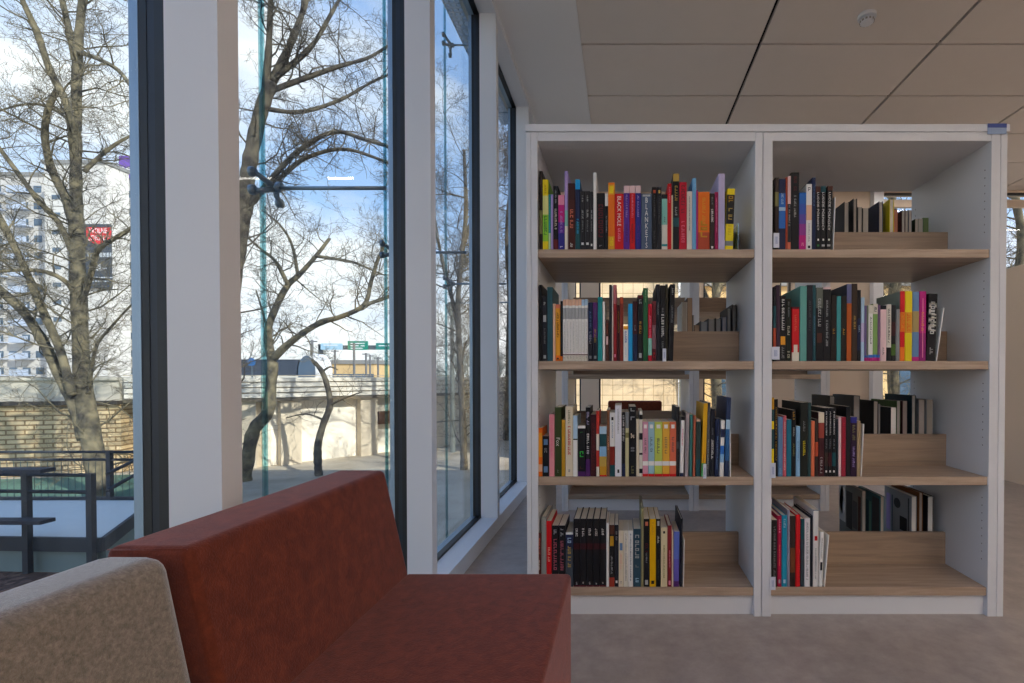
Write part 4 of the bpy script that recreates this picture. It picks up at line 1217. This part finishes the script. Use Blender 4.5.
# ---- right bay, second shelf
row('right second shelf', 360, 1.049, [
 (773.3, 776.3, 287.5, 'black and teal book touching the post', 'black', dict(b=[(.45, .75, 'dteal'), (.15, .45, 'rust')])),
 (776.4, 780, 285, 'dark purple slim book', '#3a2638', dict()),
 (780.1, 786, 296, 'black book with white title and amber box', 'black', dict(m=[(.45, .95, 'white', .5), (.25, .38, 'amber', .8, 'r'), (.03, .22, 'grey', .5)])),
 (786.1, 791.2, 298.7, 'black book with yellowish marks', '#191d14', dict(m=[(.4, .56, 'cream', .5), (.7, .95, 'grey', .3), (.05, .16, 'cream', .5)])),
 (791.9, 799.4, 306.8, 'red book with cream flame at the foot', 'red', dict(b=[(0, .16, 'ivory'), (.96, 1, 'maroon')], m=[(.55, .85, 'salmon', .3), (.16, .3, 'ivory', .5, 'r')])),
 (799.9, 806.9, 286, 'tall pale teal book', '#5f9c94', dict(d=.235)),
 (807, 812.8, 285, 'tall black book with faint lettering', 'ink', dict(m=[(.4, .8, 'dgrey', .4)])),
 (812.9, 816, 285, 'slim dark teal book', 'dteal', dict(m=[(.2, .6, 'steel', .3)])),
 (816.1, 823, 287.5, 'black book with grey art on the head', 'black', dict(b=[(.72, 1, '#5f645c')], m=[(.45, .85, 'lgrey', .5), (.25, .38, 'brown', .7, 'r')])),
 (823.1, 831, 287, 'thick black book with two white titles', 'black', dict(b=[(.97, 1, 'ppink')], m=[(.6, .82, 'lgrey', .25), (.2, .55, 'lgrey', .3)])),
 (831.1, 836.7, 295, 'plain dark book left of the teal slim one', '#1d1512', dict(m=[(.4, .5, 'mustard', .4)])),
 (836.8, 841.1, 296.2, 'slim teal book', '#3c8f92', dict()),
 (841.2, 846.7, 296, 'dark book with faint gold bits', '#1c1914', dict(m=[(.4, .5, 'mustard', .4)])),
 (846.8, 851.7, 284, 'tall orange-spined book', '#2f3644', dict(b=[(0, 1, '#b0541c'), (.75, 1, '#5a5f86')])),
 (851.8, 857.5, 283.6, 'tall dark brown album', '#35271d', dict(d=.24, m=[(.4, .6, 'gold', .35)])),
 (857.6, 861, 290, 'slim black and blue book', 'navy', dict(b=[(.6, 1, 'black'), (.0, .15, 'black')], m=[(.4, .5, 'sky', .5)])),
 (861.1, 864.6, 297.4, 'pale blue slim book', 'sky', dict(b=[(.3, .6, 'lav')])),
 (864.7, 866.7, 305.5, 'thin violet book', '#6a5a8a', dict(b=[(.06, .1, 'blue'), (0, .06, 'magenta')])),
 (866.8, 868.6, 305.5, 'thin grey-green book', '#6f7a66', dict(b=[(.06, .1, 'blue'), (0, .06, 'magenta')])),
 (868.7, 873, 305, 'white manga volume with lettering', 'white', dict(b=[(.06, .11, 'blue'), (0, .06, 'magenta'), (.85, 1, 'ivory')], m=[(.3, .8, 'dgrey', .4)])),
 (873.1, 877.8, 303.7, 'green and cream manga volume', '#7da35c', dict(b=[(.06, .11, 'blue'), (0, .06, 'magenta'), (.82, 1, 'ivory')], m=[(.84, .95, 'black', .6)])),
 (877.9, 880.3, 304.5, 'thin plum book', '#6b4f74', dict(b=[(.06, .11, 'blue'), (0, .06, 'magenta')])),
 (880.4, 886.5, 305.5, 'pale pink book', 'ppink', dict(b=[(.93, 1, 'black')], m=[(.1, .25, 'dgrey', .3)])),
 (886.6, 891.4, 304.3, 'cream book with black lettering and black foot', 'ivory', dict(b=[(0, .24, 'black')], m=[(.3, .92, 'black', .45)])),
 (891.5, 895.9, 305, 'black book with red and green patches', 'black', dict(b=[(.45, .7, 'dmaroon'), (.1, .3, '#46662a')])),
 (896, 900, 309.3, 'plain grey book', 'grey', dict()),
 (900.1, 905, 291.2, 'red-headed orange book', '#7f8a80', dict(b=[(0, 1, 'orange'), (.7, 1, 'red'), (.2, .42, 'red')], m=[(.45, .7, 'amber', .5)])),
 (905.1, 912.3, 291.2, 'yellow book with orange lettering', 'yellow', dict(b=[(.4, .7, 'amber')], m=[(.42, .68, 'orange', .6)])),
 (912.4, 919.2, 291.8, 'slate and khaki book', 'steel', dict(b=[(.42, .72, '#a08a5a'), (0, .06, 'magenta')])),
 (919.3, 926.2, 291.2, 'magenta book with amber lettering', 'magenta', dict(b=[(0, .4, '#8a1a6a')], m=[(.42, .7, 'amber', .4), (.05, .9, 'pink', .1, 'r')])),
 (926.4, 935.6, 293.7, 'thick black book with large scrawled white title', 'black', dict(m=[(.38, .88, 'white', .55), (.40, .86, 'ivory', 1.0), (.06, .2, 'lgrey', .4)], lean=1.8)),
 (936.2, 937.4, 307.5, 'thin white booklet leaning right', 'white', dict(lean=7.5, d=.16)),
])

# ---- left bay, third shelf
RB = lambda c: dict(m=[(.42, .72, 'dgrey', .4), (.88, .95, 'white', .5, 'r')], b=[(.2, .28, 'white'), (0, .05, 'red')])
row('left third shelf', 477, .574, [
 (537.6, 542.3, 428, 'short orange book at the far left', 'orange', dict(b=[(.4, .9, 'amber'), (.1, .25, 'peach')])),
 (542.4, 549, 436, 'short black book with blue emblems', 'black', dict(m=[(.78, .92, 'steel', .6, 'r'), (.5, .7, 'grey', .5), (.1, .25, 'steel', .6, 'r')])),
 (549.1, 554.6, 414.4, 'pink book with faint lettering', '#d98a92', dict(m=[(.3, .95, 'spink', .4)])),
 (554.7, 561.4, 407.2, 'dark green book titled Fox', '#33401f', dict(t=[('Fox', 'white', .44, .56, .55)], m=[(.05, .1, 'grey', .3)])),
 (561.5, 565.3, 419.8, 'mustard slim book', 'mustard', dict()),
 (565.4, 573, 406.6, 'cream book with red lettering', 'cream', dict(m=[(.28, .72, 'red', .4), (.75, .95, 'olive', .3), (.04, .1, 'grey', .3)])),
 (573.1, 577.6, 415.6, 'pale blue and white book', 'sky', dict(b=[(0, .6, 'white'), (.6, .62, 'black')])),
 (577.7, 585.5, 425.8, 'black book with a green creature', 'black', dict(b=[(0, .1, 'purple'), (.95, 1, 'white')], m=[(.32, .52, '#2fd44a', .55), (.82, .88, 'green', .4), (.12, .2, 'brown', .5)])),
 (585.6, 590.3, 407.4, 'black book with lilac-white lettering', 'black', dict(b=[(0, .25, 'purple')], m=[(.3, .62, 'white', .6), (.75, .95, 'lav', .6)])),
 (590.4, 596.1, 414.4, 'dark maroon book with lettering', 'dmaroon', dict(m=[(.1, .9, 'maroon', .5)])),
 (596.2, 599.3, 411, 'red book with a cream middle', '#b8322a', dict(b=[(.4, .65, 'ivory'), (0, .15, 'ivory')])),
 (599.4, 606.7, 426.4, 'short book with a landscape spine', 'sky', dict(b=[(.6, .85, 'dteal'), (.4, .6, 'lblue'), (.2, .4, 'gold'), (.03, .2, 'mustard'), (0, .03, 'red')])),
 (606.8, 609.7, 410, 'slim brown and orange book', '#7a4f36', dict(m=[(.4, .6, 'peach', .4)])),
 (609.8, 615, 412.6, 'book with white head and red foot', 'white', dict(b=[(0, .18, 'dteal'), (.18, .47, '#7a2018')], m=[(.6, .85, 'steel', .3), (.88, .93, 'black', .4, 'r')])),
 (615.1, 621.6, 405.4, 'tall white book', '#e3e3ea', dict(m=[(.6, .95, 'grey', .3), (.05, .1, 'black', .3, 'r')])),
 (621.7, 625.3, 412, 'black book with white lettering, slim', 'black', dict(m=[(.55, .95, 'white', .5)], b=[(0, .2, 'navy')])),
 (625.4, 628.9, 412, 'slim cream and olive book', '#c4bd92', dict(b=[(.75, 1, 'grey'), (.6, .68, 'olive')])),
 (629, 636.1, 406.6, 'black and cream patterned book', 'black', dict(m=[(.75, .98, 'lgrey', .7), (.5, .62, 'cream', .6), (.35, .42, 'grey', .6), (.02, .15, 'olive', .4)])),
 (636.2, 639.1, 419, 'slim cream book beside the block-marked one', 'cream', dict()),
 (639.2, 642.6, 410.8, 'white book with black blocks', 'ivory', dict(b=[(.87, .94, 'black'), (.56, .66, 'black'), (.33, .36, 'black'), (.05, .12, 'black')])),
 (642.7, 648.2, 421.8, 'pink volume of the rainbow set', '#cf93a8', RB(0)),
 (648.3, 654.5, 421.8, 'light blue volume of the rainbow set', '#93b8c4', RB(0)),
 (654.6, 662.3, 421.8, 'lime volume of the rainbow set', '#bcc858', RB(0)),
 (662.4, 669.6, 421.8, 'amber volume of the rainbow set', '#dba63c', RB(0)),
 (669.7, 676.2, 421.8, 'orange-red volume of the rainbow set', '#d2694c', RB(0)),
 (676.3, 679.6, 407, 'tall slim black book after the rainbow set', 'black', dict(b=[(.4, .5, 'dgrey')])),
 (679.7, 683.6, 416.7, 'white book with pink lettering', 'white', dict(b=[(0, .06, 'navy'), (.94, 1, 'black')], m=[(.5, .8, 'spink', .35)], lean=1.2)),
 (684.9, 688.4, 412.8, 'grey-pink slim book', '#a89a9c', dict(m=[(.1, .9, 'grey', .4)], lean=1)),
 (689.4, 692.2, 414.7, 'slim dark teal book, third row', '#35706c', dict(lean=.6)),
 (692.9, 695.2, 415.4, 'terracotta slim book', '#b06048', dict(lean=.6)),
 (695.8, 700.4, 419.8, 'green-black book with teal foot', '#2f403c', dict(b=[(0, .3, 'dteal'), (.97, 1, 'peach')], lean=.6)),
 (701, 705.4, 403.3, 'tall yellow book with green foot', '#dba41a', dict(b=[(0, .18, '#4f9c5a')], m=[(.2, .3, 'rust', .3)], lean=2)),
 (706, 709.2, 402.6, 'tall slim dark grey book', 'dgrey', dict(m=[(.1, .5, 'lgrey', .4)], lean=1.2)),
 (709.8, 714.2, 409, 'black book with white lettering, mid height', 'ink', dict(m=[(.25, .55, 'white', .55), (.6, .72, 'grey', .4)], lean=.8)),
 (714.8, 719, 419, 'navy book with faint lettering', 'navy', dict(m=[(.1, .7, 'steel', .4)], lean=.8)),
 (719.5, 723.6, 420.5, 'white and blue book', 'white', dict(b=[(.4, .55, 'blue'), (.7, .85, 'navy'), (.25, .4, 'lblue')], lean=1.4)),
 (724.3, 728.8, 397.6, 'tall navy book with grey cover', '#2a3858', dict(b=[(.2, .6, '#2c5c8c'), (.6, .72, 'sky')], lean=1.8, d=.22, hard=True)),
 (730.0, 731.2, 430, 'thin white sheet leaning on the navy book', 'white', dict(lean=-.5, d=.16)),
])

# ---- right bay, third shelf
row('right third shelf', 474.8, .574, [
 (771.7, 774.2, 397.5, 'yellow-green slim book at the post', 'dteal', dict(b=[(.6, .7, 'yellow'), (.15, .35, 'yellow'), (.85, 1, 'mustard')])),
 (774.3, 778, 399.2, 'black and gold slim book', 'black', dict(m=[(.2, .9, 'mustard', .35)])),
 (778.1, 783, 417, 'blue book', 'steel', dict(m=[(.05, .15, 'lblue', .4)])),
 (783.1, 786.4, 415.7, 'pink-red slim book', '#c9606c', dict(m=[(.1, .9, 'ivory', .35)])),
 (786.5, 791.5, 419.7, 'teal book', '#176a80', dict()),
 (791.6, 795.9, 410, 'black book with gold marks', 'black', dict(m=[(.85, .97, 'mustard', .5), (.6, .75, 'lgrey', .4), (.3, .5, 'olive', .4)])),
 (796, 800.2, 426.3, 'short light blue book', 'lblue', dict(m=[(.3, .7, 'steel', .3)])),
 (800.3, 808.1, 402.5, 'thick dark album with yellow lettering', '#191d1a', dict(m=[(.28, .48, 'yellow', .35), (.6, .75, 'grey', .3)], d=.235)),
 (808.2, 811.2, 402.5, 'slim dark teal album', '#2a4648', dict(d=.235)),
 (811.3, 814.8, 421, 'salmon slim book', '#d8704c', dict()),
 (814.9, 818.4, 419, 'dark book with an orange middle', 'dbrown', dict(b=[(.35, .6, 'rust')])),
 (818.5, 824.4, 412.4, 'dark red book with cream head', 'dmaroon', dict(b=[(.84, 1, 'cream'), (.6, .84, '#8c3a30')], m=[(.05, .3, 'lgrey', .4)])),
 (824.5, 828.3, 408, 'first of three black books with white titles', 'black', dict(m=[(.6, .95, 'white', .35), (.4, .55, 'grey', .4), (.06, .09, 'white', .4, 'r')], b=[(.15, .35, 'dbrown')])),
 (828.4, 832.1, 408, 'second of three black books with white titles', 'black', dict(m=[(.6, .95, 'white', .35), (.4, .55, 'grey', .4), (.06, .09, 'white', .4, 'r')], b=[(.15, .35, 'dmaroon')])),
 (832.2, 836, 408, 'third of three black books with white titles', 'black', dict(m=[(.6, .95, 'white', .35), (.4, .55, 'grey', .4), (.06, .09, 'white', .4, 'r')], b=[(.15, .35, 'dteal')])),
 (836.1, 838.4, 419, 'thin dark book with teal marks', 'ink', dict(m=[(.3, .8, 'dteal', .5)])),
 (838.5, 841.3, 417, 'white slim book', 'ppink', dict()),
 (841.4, 846, 417, 'crimson book, short', '#8f1f34', dict(m=[(.2, .9, 'crimson', .5)])),
 (846.1, 850.6, 406.5, 'tall black book before the purple one', 'black', dict()),
 (850.7, 857, 417, 'purple and olive patterned book', '#2a1430', dict(b=[(.9, 1, 'vblue')], m=[(.6, .88, 'olive', .5), (.15, .5, 'lilac', .4)])),
 (857.1, 860.8, 421, 'beige book with cream spine', '#a08868', dict()),
 (861.0, 862.0, 424, 'thin white booklet leaning from the beige book', 'white', dict(lean=2.5, d=.15)),
])
rear('behind right third shelf', .574, [
 (829.5, 835, 396, 'charcoal hardback, its top above the row', 'char', dict(hard=True, d=.22)),
 (853.5, 860, 395.7, 'grey-edged hardback', 'dgrey', dict(hard=True, d=.23, p=plain('#8f8a84', .9))),
 (873.5, 878.4, 401, 'black hardback with grey pages', 'black', dict(hard=True, d=.19)),
 (879, 880.2, 404, 'thin pale booklet', 'lgrey', dict(d=.15)),
 (890.8, 896.3, 407.5, 'white-paged dark book', 'ink', dict(p=PAGESW)),
 (896.8, 900.3, 401, 'book with a green cover', '#3f5a2a', dict(d=.24)),
 (902.6, 907.3, 401, 'maroon book', 'dmaroon', dict(p=plain('#8d7f78', .9))),
 (911.8, 915.9, 395.3, 'tall dark blue hardback', '#12323e', dict(hard=True, d=.24)),
 (918.8, 924.6, 399.6, 'pinkish grey book', 'grey', dict(p=plain('#a39890', .9))),
 (926.6, 933, 399.6, 'beige-grey book at the far end', 'grey', dict(p=plain('#9d9386', .9))),
])

# ---- left bay, bottom shelf
row('left bottom shelf', 586.8, .118, [
 (537.8, 541, 533, 'short maroon book at the far left', '#5a2420', dict(m=[(.6, .9, 'salmon', .4), (.3, .5, 'ivory', .4)])),
 (541.1, 546.3, 517, 'tall grey book', '#8a8c8a', dict(hard=True)),
 (546.4, 551.6, 521, 'red book with pink lettering', 'red', dict(m=[(.35, .6, 'peach', .5)])),
 (551.7, 558.6, 525.6, 'left of two black books with pink art', 'black', dict(m=[(.82, .95, 'lgrey', .5), (.25, .78, '#b05a6a', .55)])),
 (558.7, 565.3, 525.6, 'right of two black books with pink art', 'black', dict(m=[(.82, .95, 'lgrey', .5), (.25, .78, '#b05a6a', .55)])),
 (565.6, 573.1, 532.4, 'slate book with gold letters down it', 'navy', dict(b=[(0, .7, '#3d4650'), (.96, 1, 'white')], m=[(.35, .75, 'gold', .5), (.8, .9, 'sky', .6)])),
] + [(573.4 + i * 6.54, 573.4 + (i + 1) * 6.54, 519, '%s of five matching black hardbacks' % ORD[i], 'black', dict(hard=True, d=.185, b=[(.55, .64, 'dmaroon'), (0, .02, 'maroon')], m=[(.74, .86, 'white', .4), (.03, .07, 'white', .2)])) for i in range(5)] + [
 (606.2, 609, 523, 'slim white hardback beside the black set', 'white', dict(hard=True)),
 (609.1, 614.5, 525, 'black book with yellow box and red foot', 'black', dict(b=[(0, .15, '#a03a28'), (.85, 1, 'brown')], m=[(.66, .82, 'mustard', .7, 'r'), (.2, .5, 'lgrey', .4)])),
 (614.6, 618.5, 525, 'slim black book with white specks', 'ink', dict(m=[(.75, .9, 'lgrey', .5), (.06, .1, 'white', .5, 'r')])),
 (618.6, 623.6, 530.7, 'cream volume with blue stamp', 'cream', dict(m=[(.65, .78, 'steel', .6, 'r'), (.3, .6, 'peach', .5), (.05, .1, 'grey', .3)])),
 (623.7, 628.3, 530.7, 'white volume with small dots', 'ivory', dict(m=[(.1, .95, 'grey', .3)])),
 (628.4, 633, 530.7, 'white volume next to the slate-blue book', 'white', dict(m=[(.1, .95, 'slate', .3)])),
 (633.3, 640.9, 529, 'slate-blue book with large pale lettering', '#2c4a5c', dict(m=[(.45, .9, 'lgrey', .65), (.28, .38, 'grey', .5), (.03, .15, 'sky', .5)])),
 (641, 643.6, 508, 'tall olive book', '#8d8862', dict(hard=True)),
 (643.7, 649.5, 519, 'black book with a round mark', 'black', dict(m=[(.9, .96, 'salmon', .5, 'r'), (.35, .5, 'lgrey', .3), (.5, .64, 'maroon', .5), (.03, .1, 'lgrey', .5, 'r')])),
 (649.6, 655.9, 519, 'yellow book', '#dba900', dict(m=[(.75, .95, 'mustard', .3), (.04, .09, 'black', .5, 'r')])),
 (656, 660.6, 519, 'black book right of the yellow one', 'black', dict(m=[(.9, .97, 'lgrey', .5, 'r'), (.62, .76, 'white', .4), (.1, .4, 'dgrey', .3)])),
 (660.8, 667.4, 527.6, 'cream book with black dot', '#d3c6a0', dict(m=[(.9, .94, 'black', .3, 'r'), (.15, .7, 'olive', .25)])),
 (667.6, 671.8, 525.6, 'maroon hardback', '#7a1c24', dict(hard=True, m=[(.3, .6, 'pink', .25), (.03, .1, 'pink', .5, 'r')])),
 (671.9, 673.4, 530, 'thin cream book beside the maroon hardback', 'cream', dict()),
 (673.5, 679, 531.7, 'violet-blue book', '#5d55a8', dict(b=[(.5, 1, '#5a6cb8'), (0, .1, 'purple')], lean=.6)),
 (679.8, 682, 519, 'slim dark navy hardback', 'ink', dict(hard=True, lean=.8, d=.22)),
 (683, 684, 540, 'thin white sheet at the row end', 'white', dict(lean=1, d=.16)),
])

# ---- right bay, bottom shelf
row('right bottom shelf', 585.6, .118, [
 (771.9, 777.3, 520, 'dark patterned book at the left post', '#231f1e', dict(m=[(.1, .9, 'grey', .4)])),
 (777.4, 781.7, 516, 'magenta-red book', '#a0143c', dict(hard=True, m=[(.75, .95, 'pink', .4), (.3, .6, 'salmon', .2), (.05, .1, 'lgrey', .4, 'r')])),
 (781.8, 787.3, 515.4, 'blue hardback', '#1d88a8', dict(m=[(.82, .95, 'sky', .4), (.05, .1, 'sky', .4, 'r')], hard=True)),
 (787.4, 790, 510, 'slim lilac-grey album', '#8f8a9c', dict()),
 (790.1, 795.5, 516, 'dark brown book with orange foot', 'dbrown', dict(b=[(.2, .55, '#6a3a20')])),
 (795.6, 800.4, 514.6, 'plain red hardback', 'red', dict(hard=True)),
 (800.5, 804.5, 519, 'slim slate and teal book', '#34404a', dict(b=[(.7, 1, 'dteal')])),
 (804.6, 810.1, 518.4, 'white book with grey lettering', '#dedde0', dict(m=[(.1, .95, 'grey', .4)])),
 (810.2, 813, 516, 'slim navy hardback', 'ink', dict(hard=True)),
 (813.1, 818.6, 509.8, 'tall white album with red mark', '#d9d6d4', dict(b=[(.99, 1, 'slate')], m=[(.6, .66, 'red', .5, 'r'), (.1, .5, 'grey', .3)], d=.235)),
 (818.9, 822.7, 532, 'short white book with a dark box', 'white', dict(m=[(.3, .45, 'black', .6, 'r'), (.5, .9, 'grey', .3)], lean=1.5)),
 (824.0, 825.3, 535, 'thin white booklet leaning right', 'white', dict(lean=4.5, d=.16)),
])
rear('behind right bottom shelf', .118, [
 (862, 866, 491, 'wide grey photo album', '#6b6d6c', dict(hard=True, d=.24)),
 (880.5, 884.6, 496.5, 'grey album with teal stripe', '#47727c', dict(hard=True, d=.22)),
 (911.5, 916.9, 496.5, 'pale grey art album', '#9b9ea4', dict(hard=True, d=.24, p=PAGESW)),
 (919, 923, 492.5, 'olive album with an orange top edge', '#7a4a26', dict(hard=True, d=.24)),
 (927.6, 933.6, 496.3, 'white-paged dark album', 'char', dict(hard=True, d=.2, p=PAGESW)),
])
# cover pictures of the wide albums that face the gap (their left covers)
def cover_art(look, items):
    o = REAR[look]; x = max(v.co.x for v in o.data.vertices); zt = max(v.co.z for v in o.data.vertices); dp = max(v.co.y for v in o.data.vertices)
    mb = MB()
    for (pts, c) in items:
        mb.prism([(a * dp, b_ * zt) for a, b_ in pts], x, x + .0006, cmat(c), lambda a, y, b_: (y, a, b_))
    mb.build('cover_picture', parent=o)
rc = lambda a, b_, c, d: [(a, c), (b_, c), (b_, d), (a, d)]
circ = lambda cx, cy, rx, ry: [(cx + rx * math.cos(k * math.pi / 10), cy + ry * math.sin(k * math.pi / 10)) for k in range(20)]
cover_art('wide grey photo album', [(rc(.0, .3, .4, .97), 'lgrey'), (circ(.16, .72, .14, .22), 'white'), (rc(.34, .6, .35, .9), 'char'), (rc(.62, .8, .4, .8), 'dgrey'), (rc(.84, .95, .35, .9), 'brown')])
cover_art('grey album with teal stripe', [(rc(.05, .3, .3, .9), 'grey'), (rc(.34, .5, .3, .85), '#1d5a68'), (rc(.52, .62, .3, .85), 'pteal'), (rc(.66, .95, .3, .95), 'dgrey')])
cover_art('pale grey art album', [(circ(.5, .8, .12, .08), 'dgrey'), (rc(.1, .25, .3, .9), 'lilac'), (rc(.6, .85, .4, .62), 'char'), (rc(.3, .34, .3, .9), 'slate'), (rc(.88, .92, .3, .95), 'dgrey')])
# ---- small label holders at the shelf ends
def slab(px0, py0, px1, py1, Y, label, col='#d5d9e6'):
    a, b_ = P(px0, py0, Y), P(px1, py1, Y)
    o = boxobj('label_holder', (a.x, Y, b_.z), (b_.x, Y + .0015, a.z), plain(col, .4), label=label, cat='label')
    w = b_.x - a.x; h = a.z - b_.z
    mb = MB(); 
    for k in range(3): mb.box((a.x + w * (.35 + .14 * k), Y - .0006, b_.z + h * .25), (a.x + w * (.40 + .14 * k), Y - .0001, b_.z + h * .75))
    mb.build('print', plain('#5870b0', .5), o)
    return o
slab(773.6, 233, 779.2, 247.6, 1.995, 'small white shelf label at the left end, right top shelf')
slab(771.6, 346.8, 779.6, 359.6, 1.995, 'small white shelf label at the left end, right second shelf')
slab(770.4, 463, 775.6, 478, 1.995, 'small white shelf label at the left end, right third shelf')
slab(769.8, 577, 775.6, 590, 1.995, 'small white shelf label at the left end, right bottom shelf')
slab(662.6, 348.5, 666.2, 361.4, 2.002, 'white call-number label before the tall black books, left second shelf')
slab(703.2, 464, 706.4, 478.5, 2.002, 'white call-number label before the tall yellow book, left third shelf')
